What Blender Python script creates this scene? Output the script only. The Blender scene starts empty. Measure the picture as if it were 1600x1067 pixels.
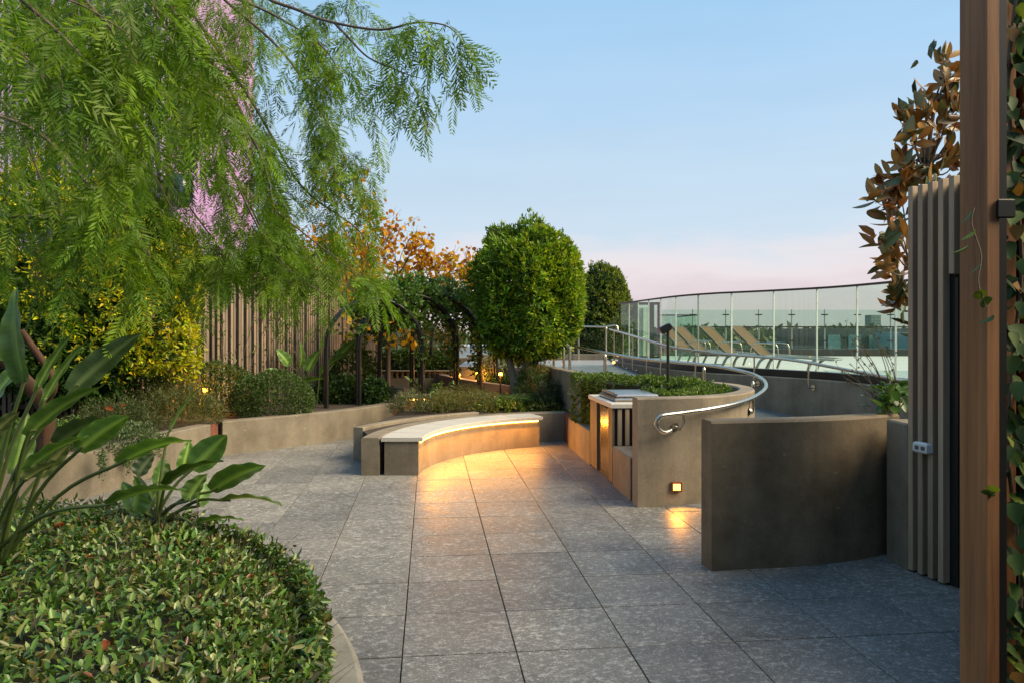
import bpy, math, random
import numpy as np
from mathutils import Vector, Matrix
R = math.radians
random.seed(7)
rng = np.random.default_rng(11)
sc = bpy.context.scene
col = sc.collection

# ---------------------------------------------------------------- camera, sky, sun, exposure
FPX, HCAM, HX, HY = 1190.0, 1.70, 800.0, 516.0
cam_d = bpy.data.cameras.new("camera"); cam = bpy.data.objects.new("camera", cam_d); col.objects.link(cam)
cam.location = (0, 0, HCAM); cam.rotation_euler = (R(90), 0, 0)
cam_d.sensor_width = 36; cam_d.lens = 36*FPX/1600; cam_d.shift_y = -(533.5-HY)/1600
cam_d.clip_start = 0.05; cam_d.clip_end = 9000
sc.camera = cam

SUN_EL, SUN_AZ = R(40), R(104)       # azimuth measured from +Y towards +X
world = bpy.data.worlds.new("World"); sc.world = world; world.use_nodes = True
wt = world.node_tree; wn = wt.nodes; wl = wt.links; wn.clear()
wo = wn.new("ShaderNodeOutputWorld"); bg = wn.new("ShaderNodeBackground")
sky = wn.new("ShaderNodeTexSky"); sky.sky_type = 'NISHITA'; sky.sun_disc = False
sky.sun_elevation = SUN_EL; sky.sun_rotation = SUN_AZ; sky.altitude = 60; sky.air_density = 1.0; sky.dust_density = 0.6; sky.ozone_density = 1.6
# twilight band: the same round the whole horizon
tc = wn.new("ShaderNodeTexCoord"); sp = wn.new("ShaderNodeSeparateXYZ"); wl.new(tc.outputs['Generated'], sp.inputs[0])
rp = wn.new("ShaderNodeValToRGB")
# wispy edge of the band of cloud low in the sky, all the way round
wz = wn.new("ShaderNodeMapping"); wz.inputs['Scale'].default_value = (3.5, 3.5, 16); wl.new(tc.outputs['Generated'], wz.inputs[0])
wnz = wn.new("ShaderNodeTexNoise"); wnz.inputs['Scale'].default_value = 1.6; wnz.inputs['Detail'].default_value = 7; wnz.inputs['Roughness'].default_value = .58; wl.new(wz.outputs[0], wnz.inputs['Vector'])
wm1 = wn.new("ShaderNodeMath"); wm1.operation = 'MULTIPLY_ADD'; wm1.inputs[1].default_value = .085; wm1.inputs[2].default_value = -.0425; wl.new(wnz.outputs['Fac'], wm1.inputs[0])
wm2 = wn.new("ShaderNodeMath"); wm2.operation = 'ADD'; wl.new(sp.outputs['Z'], wm2.inputs[0]); wl.new(wm1.outputs[0], wm2.inputs[1]); wl.new(wm2.outputs[0], rp.inputs[0])
er = rp.color_ramp.elements
er[0].position = 0.0; er[0].color = (6.4, 5.4, 5.5, 1)
er[1].position = 1.0; er[1].color = (1.9, 3.5, 5.9, 1)
for p, c in ((0.045, (6.7, 5.7, 6.1, 1)), (0.068, (7.4, 6.6, 6.8, 1)), (0.092, (7.1, 6.75, 7.1, 1)), (0.125, (5.35, 6.5, 7.6, 1)), (0.20, (4.95, 6.4, 7.75, 1)), (0.28, (4.2, 6.05, 8.0, 1)), (0.40, (3.3, 5.55, 7.9, 1))):
    e = er.new(p); e.color = c
cl = wn.new("ShaderNodeTexNoise"); cl.inputs['Scale'].default_value = 2.2; cl.inputs['Detail'].default_value = 4
mp = wn.new("ShaderNodeMapping"); mp.inputs['Scale'].default_value = (1, 1, 9); wl.new(tc.outputs['Generated'], mp.inputs[0]); wl.new(mp.outputs[0], cl.inputs['Vector'])
cr = wn.new("ShaderNodeMapRange"); cr.inputs[1].default_value = .3; cr.inputs[2].default_value = .75; cr.inputs[3].default_value = .97; cr.inputs[4].default_value = 1.03
wl.new(cl.outputs['Fac'], cr.inputs[0])
mul = wn.new("ShaderNodeMix"); mul.data_type = 'RGBA'; mul.blend_type = 'MULTIPLY'; mul.inputs[0].default_value = 1
wl.new(rp.outputs[0], mul.inputs[6]); wl.new(cr.outputs[0], mul.inputs[7])
mx = wn.new("ShaderNodeMix"); mx.data_type = 'RGBA'; mx.inputs[0].default_value = 0.92
wl.new(sky.outputs[0], mx.inputs[6]); wl.new(mul.outputs[2], mx.inputs[7])
bg.inputs['Strength'].default_value = 0.0798
wl.new(mx.outputs[2], bg.inputs['Color']); wl.new(bg.outputs[0], wo.inputs[0])

sd = bpy.data.lights.new("sun", 'SUN'); sun = bpy.data.objects.new("sun", sd); col.objects.link(sun)
sd.energy = 5.0; sd.angle = R(42); sd.color = (1.0, 0.81, 0.53)
sv = Vector((math.sin(SUN_AZ)*math.cos(SUN_EL), math.cos(SUN_AZ)*math.cos(SUN_EL), math.sin(SUN_EL)))
sun.rotation_euler = sv.to_track_quat('Z', 'Y').to_euler()
sun.location = (20, 10, 15)

sc.view_settings.view_transform = 'Standard'; sc.view_settings.look = 'None'
sc.view_settings.exposure = 0.58; sc.view_settings.gamma = 1.0; sc.view_settings.use_curve_mapping = False
sc.render.engine = 'CYCLES'
sc.cycles.use_denoising = True; sc.cycles.max_bounces = 8; sc.cycles.transparent_max_bounces = 24
sc.cycles.diffuse_bounces = 3; sc.cycles.glossy_bounces = 3; sc.cycles.transmission_bounces = 4
sc.cycles.sample_clamp_indirect = 4.0; sc.cycles.caustics_reflective = False; sc.cycles.caustics_refractive = False

# ---------------------------------------------------------------- helpers
def P(x, y, Y):
    return Vector(((x-HX)*Y/FPX, Y, HCAM-(y-HY)*Y/FPX))
def G(x, y, z=0.0):
    Y = (HCAM-z)*FPX/(y-HY); return Vector(((x-HX)*Y/FPX, Y, z))
def unit(v):
    return v/np.maximum(np.linalg.norm(v, axis=-1, keepdims=True), 1e-9)

def tag(o, label=None, cat=None, group=None, kind=None):
    if label: o['label'] = label
    if cat: o['category'] = cat
    if group: o['group'] = group
    if kind: o['kind'] = kind
    return o
def thing(name, loc, label, cat, group=None, rz=0):
    e = bpy.data.objects.new(name, None); col.objects.link(e); e.empty_display_size = .1
    e.location = loc; e.rotation_euler = (0, 0, rz)
    return tag(e, label, cat, group)
def link(name, me, mat, parent=None, local=False):
    o = bpy.data.objects.new(name, me); col.objects.link(o)
    if mat is not None and len(me.materials) == 0: me.materials.append(mat)
    if parent is not None:
        o.parent = parent
        if not local:
            t = Vector(parent.location); q = parent.parent
            while q is not None: t = t+Vector(q.location); q = q.parent
            o.matrix_parent_inverse = Matrix.Translation(-t)
    return o
def copy_tree(o, parent=None):
    c = o.copy(); col.objects.link(c)
    if parent is not None: c.parent = parent
    for ch in o.children: copy_tree(ch, c)
    return c

class MB:
    """collects shapes; build() links them as one mesh object"""
    def __init__(s): s.v = []; s.f = []; s.sm = []
    def add(s, vs, fs, smooth=False):
        b = len(s.v); s.v += [tuple(v) for v in vs]
        for f in fs: s.f.append([i+b for i in f]); s.sm.append(smooth)
        return s
    def box(s, x0, x1, y0, y1, z0, z1, M=None, bev=0.0):
        if bev > 0:
            b = min(bev, (x1-x0)/2.1, (y1-y0)/2.1, (z1-z0)/2.1)
            cx, cy = (x0+b, x1-b), (y0+b, y1-b)
            def ring(bx, z): return [(x0+bx, y0+b if bx == 0 else y0+bx, z)]
            v = []
            for z, i in ((z0, b), (z0+b, 0), (z1-b, 0), (z1, b)):
                v += [(x0+i, y0+i, z), (x1-i, y0+i, z), (x1-i, y1-i, z), (x0+i, y1-i, z)]
            f = [(3, 2, 1, 0), (12, 13, 14, 15)]
            for k in range(3):
                for j in range(4):
                    a = 4*k+j; c = 4*k+(j+1) % 4
                    f.append((a, c, c+4, a+4))
        else:
            v = [(x0, y0, z0), (x1, y0, z0), (x1, y1, z0), (x0, y1, z0), (x0, y0, z1), (x1, y0, z1), (x1, y1, z1), (x0, y1, z1)]
            f = [(3, 2, 1, 0), (4, 5, 6, 7), (0, 1, 5, 4), (1, 2, 6, 5), (2, 3, 7, 6), (3, 0, 4, 7)]
        if M is not None: v = [M @ Vector(p) for p in v]
        return s.add(v, f)
    def tube(s, pts, rad, n=8, cap=True, smooth=True):
        pts = [Vector(p) for p in pts]; m = len(pts)
        if not hasattr(rad, '__len__'): rad = [rad]*m
        t0 = (pts[1]-pts[0]).normalized()
        up = Vector((0, 0, 1)) if abs(t0.z) < .9 else Vector((1, 0, 0))
        nx = t0.cross(up).normalized()
        vs = []; fs = []
        for i in range(m):
            t = (pts[min(i+1, m-1)]-pts[max(i-1, 0)]).normalized()
            nx = (nx-t*nx.dot(t)).normalized(); ny = t.cross(nx)
            for k in range(n):
                a = 2*math.pi*k/n
                vs.append(pts[i]+(nx*math.cos(a)+ny*math.sin(a))*rad[i])
        for i in range(m-1):
            for k in range(n):
                k2 = (k+1) % n
                fs.append((i*n+k, i*n+k2, (i+1)*n+k2, (i+1)*n+k))
        s.add(vs, fs, smooth)
        if cap:
            s.add(vs[:n], [tuple(reversed(range(n)))]); s.add(vs[-n:], [tuple(range(n))])
        return s
    def lathe(s, c, prof, n=16, smooth=True):
        vs = []; fs = []
        for r, z in prof:
            for k in range(n):
                a = 2*math.pi*k/n; vs.append((c[0]+r*math.cos(a), c[1]+r*math.sin(a), c[2]+z))
        for i in range(len(prof)-1):
            for k in range(n):
                k2 = (k+1) % n; fs.append((i*n+k, i*n+k2, (i+1)*n+k2, (i+1)*n+k))
        return s.add(vs, fs, smooth)
    def sweep(s, pts, t, z0, z1, ch=.012, side=0):
        """wall of thickness t along plan points; side -1/0/1: t lies left / centred / right of the line"""
        n = len(pts); vs = []; fs = []
        a, b = {0: (-t/2, t/2), 1: (0, t), -1: (-t, 0)}[side]
        zs = z1 if hasattr(z1, '__len__') else [z1]*n
        zb = z0 if hasattr(z0, '__len__') else [z0]*n
        prof = [(a, 0, 0), (a, 1, -ch), (a+ch, 1, 0), (b-ch, 1, 0), (b, 1, -ch), (b, 0, 0)]
        for i in range(n):
            p = Vector((pts[i][0], pts[i][1])); q = Vector((pts[min(i+1, n-1)][0], pts[min(i+1, n-1)][1])); r = Vector((pts[max(i-1, 0)][0], pts[max(i-1, 0)][1]))
            d = (q-r).normalized(); nr = Vector((d.y, -d.x))
            for o, top, dz in prof:
                w = p+nr*o; vs.append((w.x, w.y, (zs[i]+dz) if top else zb[i]))
        k = len(prof)
        for i in range(n-1):
            for j in range(k):
                j2 = (j+1) % k
                fs.append((i*k+j, i*k+j2, (i+1)*k+j2, (i+1)*k+j))
        fs.append(tuple(reversed(range(k)))); fs.append(tuple(range((n-1)*k, n*k)))
        return s.add(vs, fs)
    def poly(s, pts, z0, z1):
        n = len(pts)
        v = [(p[0], p[1], z0) for p in pts]+[(p[0], p[1], z1) for p in pts]
        f = [tuple(reversed(range(n))), tuple(range(n, 2*n))]+[(i, (i+1) % n, n+(i+1) % n, n+i) for i in range(n)]
        return s.add(v, f)
    def mesh(s, name):
        me = bpy.data.meshes.new(name); me.from_pydata(s.v, [], s.f)
        me.polygons.foreach_set('use_smooth', s.sm); me.update(); return me
    def build(s, name, mat, parent=None, local=False):
        me = s.mesh(name)
        import bmesh
        bm = bmesh.new(); bm.from_mesh(me); bmesh.ops.recalc_face_normals(bm, faces=bm.faces); bm.to_mesh(me); bm.free()
        return link(name, me, mat, parent, local)

def spline(pts, n=8):
    """Catmull-Rom through points (any dimension)"""
    A = [np.array(p, float) for p in pts]; A = [2*A[0]-A[1]]+A+[2*A[-1]-A[-2]]
    out = []
    for i in range(1, len(A)-2):
        p0, p1, p2, p3 = A[i-1:i+3]
        for k in range(n):
            t = k/n
            out.append(.5*((2*p1)+(-p0+p2)*t+(2*p0-5*p1+4*p2-p3)*t*t+(-p0+3*p1-3*p2+p3)*t**3))
    out.append(A[-2]); return [tuple(o) for o in out]

class Leaves:
    def __init__(s, shape='rhomb'): s.b = []; s.shape = shape
    def add(s, Pn, D, N, L, W, C, fold=.25):
        n = len(Pn); D = unit(D); N = N-(N*D).sum(-1, keepdims=True)*D; N = unit(N); S = np.cross(D, N)
        L = np.broadcast_to(np.asarray(L, float), (n,))[:, None]; W = np.broadcast_to(np.asarray(W, float), (n,))[:, None]
        C = np.broadcast_to(np.asarray(C, float), (n, 3))
        if s.shape == 'rhomb':
            v = np.stack([Pn, Pn+D*L*.45+S*W*.5+N*W*fold, Pn+D*L, Pn+D*L*.45-S*W*.5+N*W*fold], 1)
        else:
            droop = -N*L*.10
            v = np.stack([Pn, Pn+D*L*.28+S*W*.42+N*W*fold, Pn+D*L*.68+S*W*.40+N*W*fold+droop*.4, Pn+D*L+droop,
                          Pn+D*L*.68-S*W*.40+N*W*fold+droop*.4, Pn+D*L*.28-S*W*.42+N*W*fold], 1)
        s.b.append((v, C)); return s
    def mesh(s, name):
        v = np.concatenate([b[0] for b in s.b]); C = np.concatenate([b[1] for b in s.b]); n, k = v.shape[:2]
        me = bpy.data.meshes.new(name)
        if s.shape == 'rhomb':
            f = np.array([[0, 1, 2], [0, 2, 3]])
        else:
            f = np.array([[0, 1, 2, 3], [0, 3, 4, 5]])
        F = (np.arange(n)[:, None, None]*k+f[None]).reshape(-1, f.shape[1])
        me.vertices.add(n*k); me.vertices.foreach_set('co', v.reshape(-1).astype(np.float32))
        me.loops.add(F.size); me.loops.foreach_set('vertex_index', F.reshape(-1).astype(np.int32))
        me.polygons.add(len(F)); me.polygons.foreach_set('loop_start', (np.arange(len(F))*f.shape[1]).astype(np.int32))
        me.polygons.foreach_set('loop_total', np.full(len(F), f.shape[1], np.int32))
        me.update(); me.validate()
        ca = me.color_attributes.new('Col', 'FLOAT_COLOR', 'POINT')
        cc = np.ones((n, k, 4), np.float32); cc[:, :, :3] = C[:, None, :]
        ca.data.foreach_set('color', cc.reshape(-1))
        return me
    def build(s, name, mat, parent=None, local=False, stuff=True):
        o = link(name, s.mesh(name), mat, parent, local)
        if stuff: o['kind'] = 'stuff'
        return o
def pick(n, pal, jit=.18):
    pal = np.array(pal); c = pal[rng.integers(0, len(pal), n)]
    return c*(1+jit*rng.standard_normal((n, 1))).clip(.4, 1.8)*(1+.06*rng.standard_normal((n, 3)))
def rdir(n):
    return unit(rng.standard_normal((n, 3)))
def lumps(d, k=7, amp=.1, seed=0, freq=3.0):
    r = np.random.default_rng(seed); out = np.zeros(len(d))
    for _ in range(k):
        a = unit(r.standard_normal(3)); out += np.cos(freq*(1+r.random())*(d@a)*2+r.random()*6)
    return 1+amp*out/math.sqrt(k)
def tufts(L, Pt, out, k, ln, wd, pal, spread=.8, upb=.25, fold=.25, jit=.18):
    n = len(Pt); Pt = np.repeat(Pt, k, 0); out = np.repeat(out, k, 0)
    D = unit(out+spread*rng.standard_normal((n*k, 3))+np.array([0, 0, upb]))
    N = unit(np.cross(D, rdir(n*k))+.4*out)
    l = ln*(.7+.6*rng.random(n*k)); w = wd*(.7+.6*rng.random(n*k))
    L.add(Pt+.3*ln*rng.standard_normal((n*k, 3)), D, N, l, w, np.repeat(pick(n, pal, jit), k, 0)*(1+.12*rng.standard_normal((n*k, 1))).clip(.5, 1.6), fold)
def blob(L, c, r, n, k, ln, wd, pal, seed=0, amp=.09, inner=.55, cut=None, spread=.8, upb=.25, power=1.0, jit=.18):
    """leafy mass: shoots on a lumpy ellipsoid and some inside it"""
    d = rdir(n)
    rr = lumps(d, amp=amp, seed=seed)*(inner+(1-inner)*rng.random(n)**.35)
    if power != 1: rr = rr*(np.abs(d)**power).sum(1)**(-1/power)
    p = np.array(c)+d*rr[:, None]*np.array(r)
    o = unit(d/np.array(r))
    if cut is not None:
        m = p[:, 2] > cut; p, o = p[m], o[m]
    tufts(L, p, o, k, ln, wd, pal, spread, upb, jit=jit)

# ---------------------------------------------------------------- materials
def newmat(name):
    m = bpy.data.materials.new(name); m.use_nodes = True; nt = m.node_tree
    b = nt.nodes['Principled BSDF']; return m, nt, b
def N(nt, t, **kw):
    n = nt.nodes.new(t)
    for k, v in kw.items():
        if k in n.inputs: n.inputs[k].default_value = v
        else: setattr(n, k, v)
    return n
def ramp(nt, src, stops):
    r = nt.nodes.new("ShaderNodeValToRGB"); nt.links.new(src, r.inputs[0]); e = r.color_ramp.elements
    while len(e) < len(stops): e.new(.5)
    for i, (p, c) in enumerate(stops):
        e[i].position = p; e[i].color = (*c, 1) if len(c) == 3 else c
    return r
def mixc(nt, fac, a, b, mode='MIX'):
    m = nt.nodes.new("ShaderNodeMix"); m.data_type = 'RGBA'; m.blend_type = mode
    for i, s in ((0, fac), (6, a), (7, b)):
        if hasattr(s, 'is_output') or isinstance(s, bpy.types.NodeSocket): nt.links.new(s, m.inputs[i])
        elif i == 0: m.inputs[0].default_value = s
        else: m.inputs[i].default_value = (*s, 1)
    return m.outputs[2]
def coords(nt, scale=(1, 1, 1), which='Object'):
    t = nt.nodes.new("ShaderNodeTexCoord"); m = nt.nodes.new("ShaderNodeMapping"); m.inputs['Scale'].default_value = scale
    nt.links.new(t.outputs[which], m.inputs[0]); return m.outputs[0]
def noise(nt, vec, scale, detail=6, rough=.6):
    n = N(nt, "ShaderNodeTexNoise", Scale=scale, Detail=detail, Roughness=rough); nt.links.new(vec, n.inputs['Vector']); return n.outputs['Fac']
def bump(nt, b, h, strength=.2, dist=.01):
    n = N(nt, "ShaderNodeBump", Strength=strength, Distance=dist); nt.links.new(h, n.inputs['Height']); nt.links.new(n.outputs[0], b.inputs['Normal'])

def concrete(name, c1, c2, dark=.55, rough=.75):
    m, nt, b = newmat(name); v = coords(nt)
    big = noise(nt, v, 2.6, 9, .7); base = ramp(nt, big, [(.34, tuple(x*.9 for x in c1)), (.5, tuple((x+y)/2 for x, y in zip(c1, c2))), (.66, tuple(x*1.04 for x in c2))]).outputs[0]
    vs = coords(nt, (4.5, 4.5, .45)); st = noise(nt, vs, 1.0, 6, .65)
    streak = ramp(nt, st, [(.42, (1, 1, 1)), (.72, (dark, dark*.97, dark*.92))]).outputs[0]
    c = mixc(nt, .5, base, streak, 'MULTIPLY')
    fine = noise(nt, v, 55, 4, .7); fr = ramp(nt, fine, [(.3, (.82, .82, .82)), (.75, (1.12, 1.12, 1.12))]).outputs[0]
    c = mixc(nt, .8, c, fr, 'MULTIPLY')
    vo = N(nt, "ShaderNodeTexVoronoi", Scale=26.0); nt.links.new(v, vo.inputs['Vector'])
    pit = ramp(nt, vo.outputs['Distance'], [(.05, (.45, .45, .45)), (.11, (1, 1, 1))]).outputs[0]
    c = mixc(nt, .6, c, pit, 'MULTIPLY')
    sw = noise(nt, coords(nt, (9, 9, 22)), 1.0, 3, .5); sr = ramp(nt, sw, [(.70, (0, 0, 0)), (.74, (.5, .5, .5))]).outputs[0]
    c = mixc(nt, sr, c, tuple(min(1, x*1.5) for x in c2))
    # faint rust-brown stains
    rs = noise(nt, coords(nt, (5, 5, .8)), 1.0, 4, .7); rr = ramp(nt, rs, [(.58, (0, 0, 0)), (.8, (.5, .5, .5))]).outputs[0]
    c = mixc(nt, rr, c, (.20, .115, .07))
    nt.links.new(c, b.inputs['Base Color']); b.inputs['Roughness'].default_value = rough
    bump(nt, b, fine, .25, .004); return m
def wood(name, c1, c2, axis='z', rough=.65):
    m, nt, b = newmat(name)
    v = coords(nt, {'z': (26, 26, 1.4), 'x': (1.4, 26, 26)}[axis])
    oi = nt.nodes.new("ShaderNodeObjectInfo"); ad = nt.nodes.new("ShaderNodeVectorMath"); ad.operation = 'ADD'
    sc_ = nt.nodes.new("ShaderNodeVectorMath"); sc_.operation = 'SCALE'; sc_.inputs['Scale'].default_value = 40
    cb = nt.nodes.new("ShaderNodeCombineXYZ"); nt.links.new(oi.outputs['Random'], cb.inputs[0]); nt.links.new(oi.outputs['Random'], cb.inputs[2])
    nt.links.new(cb.outputs[0], sc_.inputs[0]); nt.links.new(v, ad.inputs[0]); nt.links.new(sc_.outputs[0], ad.inputs[1])
    g = noise(nt, ad.outputs[0], 1.0, 6, .65); c = ramp(nt, g, [(.28, c1), (.72, c2)]).outputs[0]
    rv = ramp(nt, oi.outputs['Random'], [(0, (.72, .74, .76)), (1, (1.15, 1.1, 1.05))]).outputs[0]
    c = mixc(nt, 1.0, c, rv, 'MULTIPLY'); nt.links.new(c, b.inputs['Base Color']); b.inputs['Roughness'].default_value = rough
    bump(nt, b, g, .5, .004); return m
def plain(name, c, rough=.5, metal=0.0, var=.12, scale=6.0):
    m, nt, b = newmat(name); n = noise(nt, coords(nt), scale, 5, .6)
    cc = ramp(nt, n, [(.3, tuple(x*(1-var) for x in c)), (.7, tuple(x*(1+var) for x in c))]).outputs[0]
    nt.links.new(cc, b.inputs['Base Color']); b.inputs['Roughness'].default_value = rough; b.inputs['Metallic'].default_value = metal
    return m
def glow(name, c, s):
    m, nt, b = newmat(name); b.inputs['Base Color'].default_value = (*c, 1)
    b.inputs['Emission Color'].default_value = (*c, 1); b.inputs['Emission Strength'].default_value = s; return m
def leafmat(name, rough=.45, trans=.3, spec=.4, tint=(1.25, 1.3, .6), rnd=.0):
    m, nt, b = newmat(name)
    a = nt.nodes.new("ShaderNodeAttribute"); a.attribute_name = 'Col'; c = a.outputs['Color']
    if rnd:
        oi = nt.nodes.new("ShaderNodeObjectInfo")
        rv = ramp(nt, oi.outputs['Random'], [(0, (1-rnd, 1-rnd, 1-rnd*.6)), (1, (1+rnd*1.2, 1+rnd, 1))]).outputs[0]
        c = mixc(nt, 1.0, c, rv, 'MULTIPLY')
    nt.links.new(c, b.inputs['Base Color']); b.inputs['Roughness'].default_value = rough; b.inputs['Specular IOR Level'].default_value = spec
    t = nt.nodes.new("ShaderNodeBsdfTranslucent"); nt.links.new(mixc(nt, 1.0, c, tint, 'MULTIPLY'), t.inputs['Color'])
    ms = nt.nodes.new("ShaderNodeMixShader"); ms.inputs[0].default_value = trans
    nt.links.new(b.outputs[0], ms.inputs[1]); nt.links.new(t.outputs[0], ms.inputs[2])
    nt.links.new(ms.outputs[0], nt.nodes['Material Output'].inputs['Surface']); return m
def tilemat():
    m, nt, b = newmat('stone_tile'); oi = nt.nodes.new("ShaderNodeObjectInfo")
    cb = nt.nodes.new("ShaderNodeCombineXYZ"); nt.links.new(oi.outputs['Random'], cb.inputs[2])
    s1 = nt.nodes.new("ShaderNodeVectorMath"); s1.operation = 'SCALE'; s1.inputs['Scale'].default_value = 90; nt.links.new(cb.outputs[0], s1.inputs[0])
    def co(scale):
        v = coords(nt, scale); ad = nt.nodes.new("ShaderNodeVectorMath"); ad.operation = 'ADD'
        nt.links.new(v, ad.inputs[0]); nt.links.new(s1.outputs[0], ad.inputs[1]); return ad.outputs[0]
    v = co((1, 1, 1))
    big = noise(nt, v, 5, 5, .6); base = ramp(nt, big, [(.3, (.145, .142, .132)), (.7, (.215, .21, .197))]).outputs[0]
    f1 = noise(nt, co((21, 30, 20)), 1.0, 6, .72); fl = ramp(nt, f1, [(.52, (0, 0, 0)), (.63, (.85, .85, .85))]).outputs[0]
    c = mixc(nt, fl, base, (.43, .43, .415))
    f2 = noise(nt, co((75, 120, 80)), 1.0, 3, .6); f2r = ramp(nt, f2, [(.60, (0, 0, 0)), (.66, (.9, .9, .9))]).outputs[0]
    c = mixc(nt, f2r, c, (.62, .62, .60))
    f3 = noise(nt, co((30, 60, 30)), 1.0, 4, .6); f3r = ramp(nt, f3, [(.3, (.62, .63, .66)), (.5, (1, 1, 1))]).outputs[0]
    c = mixc(nt, .8, c, f3r, 'MULTIPLY')
    rv = ramp(nt, oi.outputs['Random'], [(0, (.82, .82, .83)), (1, (1.14, 1.12, 1.08))]).outputs[0]
    c = mixc(nt, 1.0, c, rv, 'MULTIPLY'); st_ = noise(nt, coords(nt, (1, 1, 1), 'Object'), 1.0, 2); ge = nt.nodes.new("ShaderNodeNewGeometry"); wn2 = noise(nt, ge.outputs['Position'], .9, 5, .65)
    c = mixc(nt, .55, c, ramp(nt, wn2, [(.36, (.66, .66, .68)), (.6, (1.08, 1.07, 1.05))]).outputs[0], 'MULTIPLY')
    nt.links.new(c, b.inputs['Base Color'])
    rr = ramp(nt, big, [(.3, (.38, .38, .38)), (.7, (.55, .55, .55))]).outputs[0]; nt.links.new(rr, b.inputs['Roughness'])
    b.inputs['Specular IOR Level'].default_value = .28
    bump(nt, b, f1, .12, .003); return m
def glassmat(name, tint, refl=.12):
    m, nt, b = newmat(name)
    t = nt.nodes.new("ShaderNodeBsdfTransparent"); t.inputs[0].default_value = (*tint, 1)
    g = nt.nodes.new("ShaderNodeBsdfGlossy"); g.inputs['Roughness'].default_value = .02; g.inputs[0].default_value = (.9, 1, .95, 1)
    lw = nt.nodes.new("ShaderNodeLayerWeight"); lw.inputs[0].default_value = .5
    pw = nt.nodes.new("ShaderNodeMath"); pw.operation = 'POWER'; pw.inputs[1].default_value = 4.0; nt.links.new(lw.outputs['Facing'], pw.inputs[0])
    sc_ = nt.nodes.new("ShaderNodeMath"); sc_.operation = 'MULTIPLY_ADD'; sc_.inputs[1].default_value = .12; sc_.inputs[2].default_value = refl*.4; nt.links.new(pw.outputs[0], sc_.inputs[0])
    ms = nt.nodes.new("ShaderNodeMixShader"); nt.links.new(sc_.outputs[0], ms.inputs[0])
    nt.links.new(t.outputs[0], ms.inputs[1]); nt.links.new(g.outputs[0], ms.inputs[2])
    nt.links.new(ms.outputs[0], nt.nodes['Material Output'].inputs['Surface']); return m

M = {}
M['conc'] = concrete('concrete_light', (.165, .138, .098), (.235, .20, .148))
M['conc_mid'] = concrete('concrete_grey', (.20, .165, .115), (.29, .24, .172))
M['conc_dark_shade'] = concrete('concrete_dark_shade', (.14, .103, .060), (.22, .168, .105), .6)  # darker copy of the concrete, holding the foreground wall's shade in its colour
M['conc_brown'] = concrete('concrete_brown', (.20, .135, .095), (.28, .20, .145))
M['slab'] = plain('pale_terrazzo', (.50, .475, .42), .6, 0, .08, 30)
M['tile'] = tilemat()
M['grout'] = plain('grout', (.02, .02, .02), .9)
M['rust'] = plain('weathered_steel', (.16, .055, .03), .8, 0, .35, 9)
M['black'] = plain('black_metal', (.012, .012, .013), .4, 0, .2)
M['steel'] = plain('brushed_steel', (.62, .56, .47), .27, 1.0, .06, 25)
M['bbq_steel'] = plain('bbq_steel', (.55, .53, .5), .3, 1.0, .08, 12)
M['soil'] = plain('soil', (.045, .032, .022), .95, 0, .5, 22)
M['slat'] = wood('weathered_slat', (.17, .125, .09), (.30, .235, .175))
M['slat_dark'] = wood('screen_slat', (.28, .20, .13), (.45, .345, .235))
M['post'] = wood('stained_timber', (.14, .052, .018), (.42, .19, .07))
M['cab'] = wood('cabinet_slat', (.19, .13, .07), (.30, .21, .12))
M['bark'] = wood('bark', (.06, .045, .035), (.17, .13, .10), 'z', .85)
M['bark_pale'] = wood('pale_bark', (.22, .18, .13), (.36, .31, .25), 'z', .8)
M['bark_red'] = wood('red_bark', (.045, .022, .013), (.13, .062, .03), 'z', .85)
M['door'] = plain('black_door', (.008, .008, .009), .35)
M['white'] = plain('white_plastic', (.7, .68, .64), .4)
M['leaf'] = leafmat('leaf'); M['leaf_g'] = leafmat('leaf_glossy', .32, .2, .5)
M['pepper'] = leafmat('pepper_leaf', .5, .45, .3, rnd=.22)
M['dry'] = leafmat('autumn_leaf', .6, .45, .2, (1.3, 1.1, .6))
M['big'] = leafmat('paddle_leaf', .38, .22, .45, rnd=.12)
M['glass'] = glassmat('green_glass', (.86, .945, .895)); M['glass2'] = glassmat('fence_glass', (.85, .93, .9), .08)
M['mesh'] = plain('tan_mesh_fabric', (.115, .066, .027), .8, 0, .08, 60)
M['frame'] = plain('lounger_frame', (.30, .32, .30), .45)
M['deck'] = plain('pale_deck', (.52, .52, .51), .7, 0, .06, 5)
M['amber'] = glow('amber_led', (1, .44, .07), 14); M['amber_soft'] = glow('amber_lamp', (1, .42, .06), 5)
AMB = (1.0, .36, .035)
def lamp(kind, loc, power, parent, size=.05, direction=None, spot=None, c=AMB):
    d = bpy.data.lights.new('lamp_light', kind); d.energy = power; d.color = c
    if kind == 'AREA': d.size = size
    else: d.shadow_soft_size = size
    if kind == 'SPOT': d.spot_size = spot or R(90); d.spot_blend = .6
    o = bpy.data.objects.new('lamp_light', d); col.objects.link(o)
    o.parent = parent; o.matrix_parent_inverse = Matrix.Translation(-Vector(parent.location)); o.location = loc
    if direction: o.rotation_euler = (-Vector(direction)).to_track_quat('Z', 'Y').to_euler()
    return o
# ================================================================ THE SETTING
def structure(o): o['kind'] = 'structure'; return o
structure(MB().box(-4000, 4000, -3000, 6000, -24.2, -24).build('city_ground', plain('far_ground', (.07, .085, .05), .95, 0, .3, .02)))
structure(MB().box(-9.5, 12, -4, 20.5, -.5, -.022).build('terrace_slab', M['grout']))

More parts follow.
